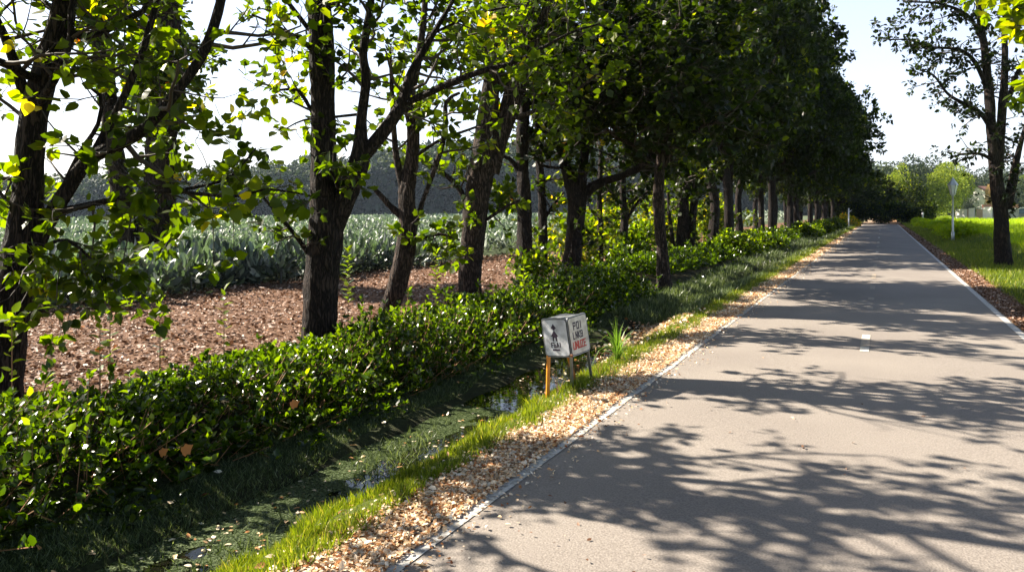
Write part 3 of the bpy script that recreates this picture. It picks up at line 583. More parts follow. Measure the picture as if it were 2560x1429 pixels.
# ------------------------------------------------------------------ trees beyond the green field and houses
def crown_tree(name, seed, n, size, leaf):
    """round background tree: trunk and a crown of lobes made of leaf clumps"""
    rg = np.random.default_rng(seed); P = []; D = []
    lob = [(rg.normal(0, .26, 3) * np.array([1, 1, 1.0]), rg.uniform(.22, .36)) for _ in range(16)]
    for c, r0 in lob:
        m_ = n // 16; v = nrmz(rg.normal(0, 1, (m_, 3))); rr = r0 * rg.uniform(.6, 1.03, (m_, 1)) ** .6
        P.append(c + v * rr); D.append(v + rg.normal(0, .5, (m_, 3)))
    P = np.vstack(P); D = np.vstack(D); P[:, 2] = (P[:, 2]) * .85 + .58; P[:, 2] = np.maximum(P[:, 2], .06 + rg.random(len(P)) * .1)
    root = empty(name)
    leaves("crown", P, D, D * .4 + rg.normal(0, .5, D.shape) + np.array([0, 0, .6]), rg.uniform(.6, 1.3, len(P)) * size, T_RH, M[leaf], root)
    tr = MB().tube([(0, 0, -.02), (0, 0, .3), (.03, 0, .6), (0, .02, .85)], [.028, .02, .014, .004], 7)
    for a in range(4): tr.tube([(0, 0, .3), (math.cos(a * 1.6) * .15, math.sin(a * 1.6) * .15, .5), (math.cos(a * 1.6) * .28, math.sin(a * 1.6) * .28, .68)], [.012, .008, .003], 5)
    tr.build("trunk", M['bark'], root); return root
cp = [crown_tree("park_tree", 81, 9000, .045, 'bright'), crown_tree("park_tree", 83, 9000, .05, 'far'), crown_tree("park_tree", 85, 8000, .05, 'bright')]
used = [False] * 3
def bgtree(px, d, top, wpx, v, leaf, label, group=None, base=0.0, cat="tree"):
    p = at(px, VY, d); h = CH + (VY - top) / FPX * d - base; wd = wpx / FPX * d
    s = (wd / 1.05, h / 1.12)
    if not used[v]:
        o = cp[v]; used[v] = True; o.location = (p[0], p[1], base); o.scale = (s[0], s[0], s[1]); o.rotation_euler = (0, 0, px)
        ch = [c for c in o.children if c.name.startswith("crown")][0]; ch.material_slots[0].link = 'OBJECT'; ch.material_slots[0].material = M[leaf]
        return tag(o, label=label, cat=cat, group=group)
    return copy_tree(cp[v], (p[0], p[1], base), px * 1.7, s, leaf, label=label, cat=cat, group=group)
bgtree(2338, 150, 418, 105, 0, 'bright', "large bright green tree left of the street lamp")
bgtree(2390, 160, 412, 74, 2, 'bright', "large light green tree directly behind the street lamp")
bgtree(2262, 150, 405, 90, 1, 'far', "olive tree at the end of the road, against the sky")
bgtree(2318, 185, 405, 85, 1, 'far', "dull blue-green tree rising behind the bright green trees")
bgtree(2300, 118, 505, 60, 2, 'bright', "low yellow-green bush at the corner of the green field", cat="bush")
bgtree(2280, 112, 450, 62, 1, 'dull', "dark rounded tree just right of the end of the road")
bgtree(2236, 132, 418, 62, 2, 'bright', "yellow-green tree between the road end and the olive tree")
bgtree(2455, 205, 432, 80, 1, 'far', "grey-green tree behind the pale house")
bgtree(2474, 156, 468, 22, 0, 'orange', "small russet tree in front of the pale house")
bgtree(2420, 152, 497, 26, 2, 'far', "small olive tree left of the white garden wall")
bgtree(2540, 215, 425, 120, 1, 'far', "dark grey tree far behind the white shed")
bgtree(2600, 190, 445, 90, 0, 'bright', "yellow-green tree behind the white shed at the right edge")
bgtree(2500, 230, 430, 90, 1, 'far', "hazy tree behind the trunk of the verge tree")
bgtree(2380, 200, 425, 100, 1, 'far', "hazy tree behind the light green tree")
for q in range(7):
    bgtree(2240 + q * 48, 175 + (q % 3) * 12, 455 - (q % 2) * 12, 85, q % 3, 'far', "tree of the low hedgerow closing the green field", group="hedgerow trees behind the green field")

M['plaster'] = plain("plaster", (.80, .76, .70), .8, var=.05, scale=2)
M['tanplaster'] = plain("tan_boards", (.50, .36, .24), .8, var=.12, scale=4)
M['tile'] = plain("roof_tiles", (.42, .20, .14), .8, var=.2, scale=8)
M['greywall'] = plain("grey_render", (.30, .29, .30), .8, var=.06)
M['bluepane'] = plain("blue_panel", (.03, .09, .20), .25, var=.1)
M['frame'] = plain("white_frame", (.72, .72, .74), .5, var=.04)
def place(o, px, d, face=None):
    p = at(px, VY, d); o.location = (p[0], p[1], .05); o.rotation_euler = (0, 0, YAW - math.radians(25)); return o
def house(px, d, wd, dep, hw, hr, label):
    r0 = empty("house", label=label, cat="house")
    b_ = MB().box((0, 0, hw / 2), (wd, dep, hw)); b_.add([(-wd / 2, -dep / 2, hw), (wd / 2, -dep / 2, hw), (0, -dep / 2, hw + hr), (-wd / 2, dep / 2, hw), (wd / 2, dep / 2, hw), (0, dep / 2, hw + hr)], [(0, 1, 2), (5, 4, 3)])
    wl_ = b_.build("wall", M['plaster'], r0)
    rf = MB()
    for s in (-1, 1):
        o_ = wd / 2 + .35; y_ = dep / 2 + .3; k = hr / (wd / 2)
        rf.add([(s * o_, -y_, hw - .35 * k), (0, -y_, hw + hr + .02), (0, y_, hw + hr + .02), (s * o_, y_, hw - .35 * k), (s * o_, -y_, hw - .35 * k + .18), (0, -y_, hw + hr + .2), (0, y_, hw + hr + .2), (s * o_, y_, hw - .35 * k + .18)],
               [(0, 1, 2, 3), (7, 6, 5, 4), (0, 4, 5, 1), (3, 2, 6, 7), (0, 3, 7, 4)])
    rr_ = rf.build("roof", M['tile'], r0)
    MB().box((wd * .22, 0, hw + hr * .9), (.6, .6, 1.4)).build("chimney", M['plaster'], rr_)
    for x_, z_ in ((-wd * .27, 1.5), (wd * .27, 1.5), (-wd * .25, 4.0), (wd * .25, 4.0)):
        if z_ + .6 < hw:
            f_ = MB().box((x_, -dep / 2 - .03, z_), (1.2, .10, 1.4)).build("window", M['frame'], r0); MB().box((x_, -dep / 2 - .09, z_), (.95, .04, 1.15)).build("pane", M['bluepane'], f_)
    return place(r0, px, d)
house(2466, 176, 8.4, 9, 4.6, 2.6, "pale gabled house behind the small russet tree").rotation_euler = (0, 0, math.radians(-30))
gw = empty("garden_wall", label="low white garden wall with tan doors in front of the pale house", cat="wall")
MB().box((-3.6, 0, .95), (2.4, .25, 1.9)).box((-1.55, 0, 1.05), (1.0, .25, 2.1)).box((1.7, 0, 1.15), (1.5, .3, 2.3)).build("wall_panel", M['plaster'], gw)
for x_ in (-2.2, .1): MB().box((x_ + .05, -.02, .95), (1.3 if x_ > 0 else .5, .12, 1.85)).build("door", M['tanplaster'], gw)
MB().box((.87, 0, 1.05), (.16, .28, 2.1)).box((-.98, 0, 1.07), (.14, .28, 2.14)).build("post", M['plaster'], gw)
place(gw, 2448, 146); gw.rotation_euler = (0, 0, math.radians(-38))
gr = empty("garage", label="long low grey garage with a white fascia left of the verge tree trunk", cat="garage")
MB().box((0, 0, .95), (5.6, 4, 1.9)).build("wall", M['greywall'], gr); MB().box((0, 0, 2.0), (5.9, 4.3, .2)).build("fascia", M['frame'], gr)
MB().box((0, 0, 2.45), (5.6, 4.0, .7)).build("roof", M['tile'], gr); place(gr, 2500, 146)
sh = empty("shed", label="small white framed shed with a dark blue panel at the right edge", cat="shed")
MB().box((0, 0, 1.0), (3.6, 3, 1.98)).build("wall", M['greywall'], sh)
MB().box((-1.75, -1.55, 1.05), (.16, .16, 2.1)).box((1.75, -1.55, 1.05), (.16, .16, 2.1)).box((0, -1.55, 2.15), (3.9, .5, .2)).build("frame", M['frame'], sh)
MB().box((0, -1.55, 1.45), (2.6, .08, .95)).build("panel", M['bluepane'], sh); place(sh, 2552, 146)

# ------------------------------------------------------------------ far wood on the left
def forest():
    rg = np.random.default_rng(91); P = []; S_ = []; LV = []
    for k in range(520):
        th = math.radians(rg.uniform(-70, 4)); rw = rg.integers(0, 4); d = 285 + rw * 17 + rg.uniform(-6, 6)
        x, y = math.sin(th) * d, math.cos(th) * d
        px = CX + FPX * math.tan(th + YAW) if abs(th + YAW) < 1.3 else -500
        topy = np.interp(px, [-400, 100, 420, 640, 900, 1080, 1400, 1800, 2200], [430, 440, 430, 412, 385, 352, 340, 350, 420]) + rg.uniform(-4, 10)
        depth = d * math.cos(th + YAW); H = (VY - topy) / FPX * depth + 1.6
        H = H * (.82 + .06 * rw)
        base = float(gz(x, y)); rr = rg.uniform(4.0, 6.5)
        nl = 260; v = nrmz(rg.normal(0, 1, (nl, 3))); v[:, 2] = np.abs(v[:, 2]) * 1.0 - .25
        lobes = rg.normal(0, .45, (8, 3)); li = rg.integers(0, 8, nl)
        c = np.array([x, y, H - rr * .95]); pt = c + (lobes[li] * .9 + v * .62) * rr
        P.append(pt); S_.append(rg.uniform(1.0, 2.1, nl)); LV.append(np.clip(rg.uniform(0, 1) * .6 + rg.random(nl) * .4, 0, 1))
        if rw < 4:
            m_ = 230; z_ = rg.uniform(base, H - rr * .55, m_); P.append(np.stack([x + rg.normal(0, rr * .5, m_), y + rg.normal(0, 2, m_), z_], 1)); S_.append(rg.uniform(2.0, 4.2, m_)); LV.append(rg.random(m_) * .5)  # lower clumps take darker tones, the wood's shaded foot put into the colour
    P = np.vstack(P); S_ = np.concatenate(S_); LV = np.concatenate(LV); N = len(P)
    nr = rg.normal(0, .7, (N, 3)) + np.array([-.2, -.3, .7])
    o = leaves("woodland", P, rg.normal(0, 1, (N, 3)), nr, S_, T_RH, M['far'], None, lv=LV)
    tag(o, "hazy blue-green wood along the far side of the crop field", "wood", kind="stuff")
forest()

# ------------------------------------------------------------------ undergrowth along the ditch
def under_top(Y):
    return .42 + .12 * np.sin(Y * .9 + 1) + .08 * np.sin(Y * 2.3)
def undergrowth():
    rg = np.random.default_rng(101); P = []; D = []; Sz = []; LV = []
    stems = []
    # rosettes of leaves on upright shoots; spacing grows with distance
    Yc = 0.2
    n = 0
    while Yc < 75:
        dens = np.interp(Yc, [0, 8, 20, 75], [390, 320, 115, 18]); dy = .25
        for _ in range(int(dens * dy * 1.0) + 1):
            y = Yc + rg.uniform(0, dy); u_ = rg.random()
            lim = np.interp(y, [0, 14, 17, 24, 75], [-4.12, -4.05, -4.7, -4.5, -4.2])
            if 14.5 < y < 17.2 and u_ < .6: continue
            x = lim - u_ * (1.55 if y < 24 else 1.6); base = float(gz(x, y))
            prof = np.interp((lim - x), [0, .2, .6, 1.1, 1.55], [.17, .32, .40, .36 if y > 9 else .25, .28 if y > 9 else .12])
            if rg.random() < .10: prof *= 1.5
            hgt = prof * rg.uniform(.45, 1.08) * (1 + .22 * math.sin(y * 1.1) + .14 * math.sin(y * 2.9)) * np.interp(y, [0, 6, 12, 75], [1.15, 1.0, 1.05, 1.1])
            lean = rg.normal(0, .16, 2) + np.array([.10, 0]); sz = np.interp(y, [0, 8, 20, 75], [.062, .068, .10, .24])
            nlv = int(rg.integers(9, 16)) if y < 25 else 9
            for q in range(nlv):
                f = rg.uniform(.15, 1) if q > 3 else rg.uniform(.85, 1)
                p = (x + lean[0] * f, y + lean[1] * f, base + hgt * f); a = rg.uniform(0, 6.28); e = rg.uniform(.05, .9) if f < .85 else rg.uniform(.3, 1.3)
                P.append(p); D.append((math.cos(a) * math.cos(e), math.sin(a) * math.cos(e), math.sin(e) * (1 if f > .5 else .4))); Sz.append(sz * rg.uniform(.6, 1.25) * (1.0 if f > .4 else 1.1)); LV.append(rg.random() * .45 + .5 * f * rg.random() + .04)  # leaf tone lightens up the shoot, sunlit tops put into the colour
            if y < 12 and rg.random() < .5: stems.append(((x, y, base), (x + lean[0], y + lean[1], base + hgt)))
        Yc += dy
    P = np.array(P); D = np.array(D); N = len(P)
    nr = rg.normal(0, .45, (N, 3)) + np.array([0, 0, 1.0])
    print("undergrowth", N)
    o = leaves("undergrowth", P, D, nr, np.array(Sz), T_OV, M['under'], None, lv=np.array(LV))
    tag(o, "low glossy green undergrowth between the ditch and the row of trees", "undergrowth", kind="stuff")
    b_ = MB()
    for a, c in stems: b_.tube([a, c], [.004, .0025], 3, caps=False)
    b_.build("stems", M['dry'], o)
undergrowth()
# taller shoots standing out of the undergrowth
def shoot(x, y, h, n, size, label, leaf='under', mt=T_OV, name="seedling", lean=(0, 0)):
    rg = np.random.default_rng(int(abs(x * 100) + y * 10)); b0 = float(gz(x, y)); root = empty(name, (x, y, b0), label=label, cat="plant", group="shoots standing above the undergrowth")
    MB().tube([(0, 0, 0), (lean[0] * .5, lean[1] * .5, h * .5), (lean[0], lean[1], h)], [.007, .005, .002], 5).build("stem", M['dry'], root)
    P = []; D = []
    for q in range(n):
        f = .35 + .65 * q / (n - 1); a = q * 2.4; P.append((lean[0] * f, lean[1] * f, h * f)); D.append((math.cos(a), math.sin(a), rg.uniform(.15, .6) if q < n - 2 else 1.5))
    leaves("foliage", P, D, rg.normal(0, .3, (n, 3)) + np.array([0, 0, 1]), rg.uniform(.8, 1.1, n) * size, mt, M[leaf], root, lv=rg.uniform(.6, .9, n))
for px, py, d, h, n, sz, lab in ((275, 880, 6.0, .85, 14, .10, "tall leafy shoot rising over the brown soil near the left tree"), (30, 900, 5.6, .8, 12, .10, "leafy shoot beside the trunk at the left edge"),
                                 (250, 920, 5.9, .7, 12, .11, "short leafy shoot beside the tallest one"), (400, 900, 6.6, .75, 12, .10, "leafy shoot halfway to the forked tree"), (870, 700, 10.0, 1.05, 30, .12, "pale bush against the crop, right of the forked tree"),
                                 (1090, 760, 10.2, 1.0, 26, .11, "pale leafy shoot left of the stout grey tree"), (560, 870, 7.2, .8, 12, .1, "leafy shoot left of the forked tree"), (1310, 790, 11, .9, 20, .11, "leafy shoot above the sign's left corner")):
    p = at(px, py, d); shoot(p[0], p[1], h, n, sz, lab)

# low bushes between and behind the trunks (bright green, sunlit)
def bush(name, x, y, rad, h, n, size, leaf, label, group=None, tm=T_OV, seed=0):
    rg = np.random.default_rng(seed + int(abs(x) * 97 + y * 13)); b0 = float(gz(x, y)); root = empty(name, (x, y, b0), label=label, cat="bush", group=group)
    lob = rg.normal(0, .42, (9, 3)) * np.array([rad, rad, h * .35]); li = rg.integers(0, 9, n)
    v = nrmz(rg.normal(0, 1, (n, 3))) * rg.uniform(.55, 1, (n, 1)) * np.array([rad * .55, rad * .55, h * .38])
    P = lob[li] + v + np.array([0, 0, h * .5]); P[:, 2] = np.abs(P[:, 2])
    D = v / rad + rg.normal(0, .5, (n, 3)) + np.array([0, 0, .2])
    leaves("foliage", P, D, rg.normal(0, .5, (n, 3)) + np.array([0, 0, 1]), rg.uniform(.7, 1.2, n) * size, tm, M[leaf], root, lv=rg.uniform(.2, .97, n))
    s = MB()
    for q in range(7): a = q * .9; s.tube([(0, 0, -.02), (math.cos(a) * rad * .25, math.sin(a) * rad * .25, h * .45), (math.cos(a) * rad * .5, math.sin(a) * rad * .5, h * .8)], [.012, .008, .003], 4)
    s.build("stems", M['twig'], root)
bg = "bushes between the trunks of the row"
for k, (x, y, rd, h) in enumerate([(-7.6, 18.5, .8, 1.5), (-8.0, 21.5, 1.0, 1.9), (-8.2, 25, 1.1, 2.1), (-7.4, 28, 1.1, 1.8), (-8.4, 32, 1.3, 2.4), (-7.6, 37, 1.3, 2.2), (-8.2, 43, 1.5, 2.5), (-6.6, 14.0, .5, .8), (-6.9, 23.5, .8, 1.2), (-6.2, 20.0, .6, .9)]):
    bush("bush", x, y, rd, h, int(900 * rd), .12 + .003 * y, 'maple' if h > 1.2 else 'under', "sunlit leafy bush between the trunks of the row", bg)
for k, (x, y, rd, h, lab) in enumerate([(-4.7, 27.5, .8, .8, "dark low bush at the foot of the row, right of the grassy bank"), (-4.4, 33, .9, .8, "dark low bush farther along the ditch"), (-4.1, 48, .9, 1.0, "rounded clipped shrub nearer the slim sign post"), (-3.9, 56, .9, 1.0, "rounded clipped shrub left of the slim sign post"), (-3.6, 66, 1.0, 1.1, "rounded shrub just before the slim sign post"), (-3.2, 84, .9, 1.2, "sunlit yellow shrub at the road edge near its end")]):
    bush("shrub", x, y, rd, h, 2600, .11 + .001 * y, 'under' if k < 5 else 'yellow', lab, seed=5)
for k, (x, y, rd, h) in enumerate([(-2.2, 102, 2.4, 2.6), (.2, 103, 2.6, 2.8), (2.4, 102.5, 2.2, 2.4), (-4.6, 101, 2.2, 2.5), (4.8, 104, 2.0, 2.2)]):
    bush("shrub", x, y, rd, h, 5000, .26, "dull", "tall dark shrub closing the far end of the road", "shrubs closing the end of the road", seed=15)
for k, y in enumerate((45, 50, 56, 63, 71, 80, 90)):
    bush("verge_shrub", 4.0 - .012 * (y - 45), y, 1.0, .75, 2200, .16, 'field', "low rounded green mound at the edge of the green field, right of the road", "green mounds along the edge of the field", seed=9)

# ------------------------------------------------------------------ crop field
def crop_proto(seed):
    rg = np.random.default_rng(seed); root = empty("crop_plant"); n = 44; P = []; D = []; S_ = []
    for q in range(n):
        f = q / n; a = q * 2.4 + rg.uniform(-.3, .3); e = math.radians(12 + 62 * f + rg.uniform(-10, 10)); z0 = .06 + .40 * f
        P.append((math.cos(a) * .03, math.sin(a) * .03, z0)); D.append((math.cos(a) * math.cos(e), math.sin(a) * math.cos(e), math.sin(e))); S_.append(rg.uniform(.17, .29) * (1 - .2 * f))
    P = np.array(P) + rg.normal(0, .09, (n, 3)) * np.array([1, 1, .6]); leaves("foliage", P, D, rg.normal(0, .55, (n, 3)) + np.array([0, 0, 1.]), S_, T_BG, M['crop'], root, lv=rg.random(n), smooth=True)
    MB().tube([(0, 0, -.03), (0, 0, .25), (.01, 0, .48)], [.022, .016, .008], 6).build("stem", M['crop'], root); return root
pr = [crop_proto(s) for s in (111, 113, 117, 119)]
cells = []
for xr in np.arange(-11.9, -17, -.42):
    for y in np.arange(3.0, 42, .44):
        px = at; vx, vy = xr, y
        c = vx * _f[0] + vy * _f[1]; a_ = vx * _r[0] + vy * _r[1]
        if c > 3 and -1380 < a_ / c * FPX < 700: cells.append((math.hypot(vx, vy), xr, y))
cells.sort(); near = cells[:300]; nearset = {(round(a, 3), round(b_, 3)) for _, a, b_ in near}
for k, (_, x, y) in enumerate(near):
    p_ = pr[k % 4]; jx, jy = R.uniform(-.1, .1), R.uniform(-.1, .1); sc = R.uniform(.85, 1.35); az = R.uniform(0, 6.28); edge = 1.0
    loc = (x + jx - (.35 * math.sin(y * 1.3) if x > -12.2 else 0), y + jy, float(gz(x, y)) - .01)
    if k < 4: o = p_; o.location = loc; o.rotation_euler = (0, 0, az); o.scale = (sc, sc, sc * 1.15)
    else:
        o = p_.copy(); COL.objects.link(o); o.location = loc; o.rotation_euler = (0, 0, az); o.scale = (sc, sc, sc * 1.15)
        for ch in p_.children: d_ = ch.copy(); COL.objects.link(d_); d_.parent = o
    tag(o, "blue-green crop plant with broad glossy leaves at the near edge of the field", "crop plant", "crop plants along the field edge")
def crop_rest():
    rg = np.random.default_rng(121); P = []; D = []; S_ = []
    def put(x, y, n, sz, h):
        b0 = gz(x, y) + 0
        for q in range(n):
            m_ = len(x); a = rg.uniform(0, 6.28, m_); e = rg.uniform(.1, 1.25, m_)
            P.append(np.stack([x + rg.normal(0, .12, m_), y + rg.normal(0, .12, m_), b0 + h * rg.uniform(.25, .8, m_)], 1)); D.append(np.stack([np.cos(a) * np.cos(e), np.sin(a) * np.cos(e), np.sin(e)], 1)); S_.append(sz * rg.uniform(.75, 1.25, m_))
    xs_ = []; ys_ = []
    for xr in np.arange(-11.9, -34, -.45):
        for y in np.arange(3.0, 60, .48):
            if (round(xr, 3), round(y, 3)) in nearset: continue
            c = xr * _f[0] + y * _f[1]; a_ = xr * _r[0] + y * _r[1]
            if c > 3 and -1400 < a_ / c * FPX < 900 and not any(False for _ in ()): xs_.append(xr); ys_.append(y)
    xs_ = np.array(xs_); ys_ = np.array(ys_)
    # leave out what the single plants already cover
    nd_ = np.array([[a, b_] for _, a, b_ in near]); dmin = np.array([np.min((nd_[:, 0] - x) ** 2 + (nd_[:, 1] - y) ** 2) for x, y in zip(xs_, ys_)])
    k = dmin > .12; put(xs_[k] + rg.normal(0, .05, k.sum()), ys_[k], 16, .25, .80)
    # farther: fewer and larger
    for d0, d1, m_, sz in ((40, 75, 22000, .42), (75, 150, 26000, .7), (150, 285, 24000, 1.3)):
        th = np.radians(rg.uniform(-63, -6, m_)); d = np.sqrt(rg.uniform(d0 ** 2, d1 ** 2, m_)); x = np.sin(th) * d; y = np.cos(th) * d; q = x < -12.5
        put(x[q], y[q], 1, sz, .8)
    P = np.vstack(P); D = np.vstack(D); N = len(P); print("crop rest", N)
    S_ = np.concatenate(S_); dist = np.hypot(P[:, 0], P[:, 1]); kk = dist < 45
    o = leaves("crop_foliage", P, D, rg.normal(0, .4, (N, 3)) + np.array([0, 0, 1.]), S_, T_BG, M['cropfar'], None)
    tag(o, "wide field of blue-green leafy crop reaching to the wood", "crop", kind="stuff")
crop_rest()

# ------------------------------------------------------------------ grass, moss, fallen leaves
def blades(name, x, y, h, tm, m, label, z=None, tilt=.35, cat="grass", up=1.0):
    rg = np.random.default_rng(len(x)); N = len(x); z = gz(x, y) - .004 if z is None else z
    D = rg.normal(0, tilt, (N, 3)); D[:, 2] = up; nr = rg.normal(0, 1, (N, 3)); nr[:, 2] *= .2
    o = leaves(name, np.stack([x, y, z], 1), D, nr, h, tm, M[m], None, wid=rg.uniform(.8, 1.6, N)); return tag(o, label, cat, kind="stuff")
rg = np.random.default_rng(131)
def ydist(n, y0, y1, p=1.0):
    u_ = rg.random(n); return y0 * (y1 / y0) ** (u_ ** p)
n = 90000; y = ydist(n, 1.3, 90); x = -2.20 - rg.beta(1.25, 1.2, n) * .76 + rg.normal(0, .04, n) + .05 * np.sin(y * 2.1); cl_ = np.array([mnoise.noise((a * 5, b_ * 3.2, 0)) for a, b_ in zip(x, y)]); h = rg.uniform(.025, .07, n) * (1 + 1.1 * np.clip(cl_, -.5, 1)) * np.interp(y, [1, 10, 90], [1, 1.25, 3])
# the grass thins where the litter lies
k = (np.sin(y * 1.1) * .5 + np.sin(y * 2.7 + 1) * .5 + rg.normal(0, .9, n)) * .06 + cl_ * .12 - 2.30 > x
blades("verge_grass", x[k], y[k], h[k], T_BL, 'grass', "bright short grass strip between the fallen leaves and the ditch")
n = 60000; y = ydist(n, 1.3, 70); x = -3.58 - .32 * np.exp(-((y - 7.8) / 2.6) ** 2) - rg.random(n) ** 1.2 * .65 + .10 * np.sin(y * 2.2)
h = rg.uniform(.02, .055, n) * np.interp(y, [1, 10, 70], [1, 1.3, 3]); blades("bank_grass", x, y, h, T_BL, 'moss', "dim short grass on the far bank of the ditch below the undergrowth", tilt=.6)
n = 2600; y = ydist(n, 1.4, 40); x = -3.75 - rg.random(n) * .55; a_ = rg.uniform(0, 6.28, n); e_2 = rg.uniform(.1, .9, n)
cl_ = np.array([mnoise.noise((xx * 2.5, yy * 1.6, 3)) for xx, yy in zip(x, y)]) > .02; x, y, a_, e_2 = x[cl_], y[cl_], a_[cl_], e_2[cl_]; n = len(x)
wd_ = leaves("bank_weeds", np.stack([x, y, gz(x, y) + rg.uniform(0, .10, n)], 1), np.stack([np.cos(a_) * np.cos(e_2), np.sin(a_) * np.cos(e_2), np.sin(e_2)], 1), rg.normal(0, .4, (n, 3)) + np.array([0, 0, 1.]), rg.uniform(.03, .075, n) * np.interp(y, [1, 40], [1, 2]), T_OV, M['under'], None, lv=rg.random(n) * .8)
tag(wd_, "small broad-leaved weeds at the foot of the undergrowth", "weeds", kind="stuff")
n = 90000; y = rg.uniform(1.0, 6.2, n); x = rg.uniform(-3.66, -2.74, n)
pat = np.array([mnoise.noise((xx * 1.8, yy * .9, 7)) * .9 + mnoise.noise((xx * 7, yy * 5, 1)) * .35 for xx, yy in zip(x, y)])
k = (pat + (-3.20 - x) * 1.5 > .0) & (gz(x, y) < -.275); x, y = x[k], y[k]; n = len(x)
dw = leaves("duckweed", np.stack([x, y, np.full(n, -.2825) + rng.uniform(0, .003, n)], 1), np.stack([rg.normal(0, 1, n), rg.normal(0, 1, n), np.zeros(n)], 1), rg.normal(0, .08, (n, 3)) + np.array([0, 0, 1.]), rg.uniform(.010, .022, n), T_RH, M['moss'], None, wid=np.full(n, 1.3))
tag(dw, "green duckweed film floating on most of the near ditch water", "duckweed", kind="stuff")
# grass growing out of the water, and filling the ditch past the pile of leaves
n = 5000; y = rg.uniform(1.2, 5.6, n); x = rg.uniform(-3.55, -2.95, n); k = (np.sin(y * 3.0) + np.sin(x * 9 + y * 1.3) + rg.normal(0, .5, n)) > .75
blades("ditch_grass", x[k], y[k], rg.uniform(.04, .11, k.sum()), T_BL, 'moss', "loose grass growing out of the ditch water", z=np.full(k.sum(), -.30), tilt=.7)
n = 16000; y = rg.uniform(11.6, 19.5, n); x = rg.uniform(-3.9, -2.6, n)
blades("ditch_grass", x, y, rg.uniform(.07, .22, n), T_BL, 'moss', "tall pale grass filling the ditch beyond the leaf pile", tilt=.45)
n = 14000; y = ydist(n, 19, 90); x = rg.uniform(-4.3, -2.5, n); blades("ditch_grass", x, y, rg.uniform(.08, .2, n) * np.interp(y, [19, 90], [1, 2.4]), T_BL, 'moss', "rough grass of the far ditch beside the distant row", tilt=.5)
n = 60000; y = ydist(n, 9, 110); x = 2.2 + rg.random(n) * 2.9; blades("verge_grass", x, y, rg.uniform(.05, .13, n) * np.interp(y, [9, 110], [1, 2.6]), T_BL, 'grass', "shaded green grass verge right of the road")
n = 90000; y = ydist(n, 14, 155); x = 4.6 + rg.random(n) * np.interp(y, [14, 155], [9, 60]); blades("field_grass", x, y, rg.uniform(.10, .26, n) * np.interp(y, [14, 155], [1, 2.6]), T_BL, 'field', "vivid green grass field right of the road")

def litter(name, x, y, s, m, label, z=None, flat=.35):
    N = len(x); z = (gz(x, y) + .008 if z is None else z) + rg.uniform(0, .012, N); D = rg.normal(0, 1, (N, 3)); D[:, 2] *= .18
    nr = rg.normal(0, flat, (N, 3)) + np.array([0, 0, 1.]); o = leaves(name, np.stack([x, y, z], 1), D, nr, s, T_OV, M[m], None)
    return tag(o, label, "fallen leaves", kind="stuff")
n = 62000; y = ydist(n, 1.2, 60); x = -1.91 - np.abs(rg.normal(0, .20, n)); x = np.where(rg.random(n) < .015, x + rg.uniform(0, .4, n), x); x = np.where(rg.random(n) < .04, x + rg.uniform(0, .25, n), x); k = x > -2.9
s = rg.uniform(.013, .033, n) * np.interp(y, [1, 8, 60], [1, 1.15, 3.2])
big = rg.random(n) < .03; s = np.where(big, s * 1.8, s); z = np.where(x > -1.945, .012, gz(x, y) + .008)
litter("fallen_leaves", x[k], y[k], s[k], 'litter', "pale dry fallen leaves piled along the left edge of the road", z=z[k], flat=.55)
n = 20000; y = ydist(n, 5, 80); x = 1.76 + np.abs(rg.normal(0, .26, n)); litter("fallen_leaves", x, y, rg.uniform(.022, .05, n) * np.interp(y, [5, 80], [1, 3]), 'brownlitter', "brown fallen leaves along the right edge of the road", flat=.5)
n = 3200; y = rg.normal(10.6, .9, n); x = rg.normal(-3.0, .22, n); litter("fallen_leaves", x, y, rg.uniform(.04, .075, n), 'litter', "heap of orange leaves choking the ditch beyond the sign", z=np.maximum(gz(x, y), -.34) + rg.uniform(0, .06, n), flat=.7)
n = 46000; y = ydist(n, 1.5, 45); x = -5.6 - rg.random(n) * 6.9; litter("fallen_leaves", x, y, rg.uniform(.03, .075, n) * np.interp(y, [1, 12, 45], [1, 1.2, 2.6]), 'brownlitter', "brown leaf litter covering the soil between the trees and the crop", flat=.5)
n = 90; y = ydist(n, 1.5, 9); x = rg.uniform(-4.3, -2.4, n); litter("fallen_leaves", x, y, rg.uniform(.03, .07, n), 'litter', "scattered orange leaves on the ditch banks", z=np.maximum(gz(x, y), -.345) + .02)
n = 320; y = ydist(n, 2.0, 8); x = rg.uniform(-3.6, -2.75, n); k = gz(x, y) < -.29; litter("fallen_leaves", x[k], y[k], rg.uniform(.02, .05, k.sum()), 'litter', "small leaves floating on the ditch water", z=np.full(k.sum(), -.283), flat=.08)
n = 130; y = ydist(n, 2.2, 30); x = -1.8 + 3.4 * rg.random(n) ** 1.7; litter("fallen_leaves", x, y, rg.uniform(.012, .034, n), 'brownlitter', "few small leaves lying on the asphalt", z=np.full(n, .024))
# large single maple leaves caught on the undergrowth
for px, py, d, sz, lab in ((455, 1130, 4.75, .08, "large orange maple leaf caught on the undergrowth above the ditch"), (400, 1135, 4.8, .06, "small russet leaf left of the large orange maple leaf"), (728, 1015, 5.5, .07, "orange leaf on the dark side of the undergrowth, middle of the bank"), (240, 880, 6.3, .07, "orange leaf lying on the lit top of the undergrowth")):
    p = at(px, py, d); o = leaves("maple_leaf", [(0, 0, 0)], [(.6, .5, .5)], np.array([(.5, -.6, .6)]), sz, (T_MP[0], T_MP[1]), M['russet'], None, lv=[.5]); o.location = p; tag(o, lab, "leaf")

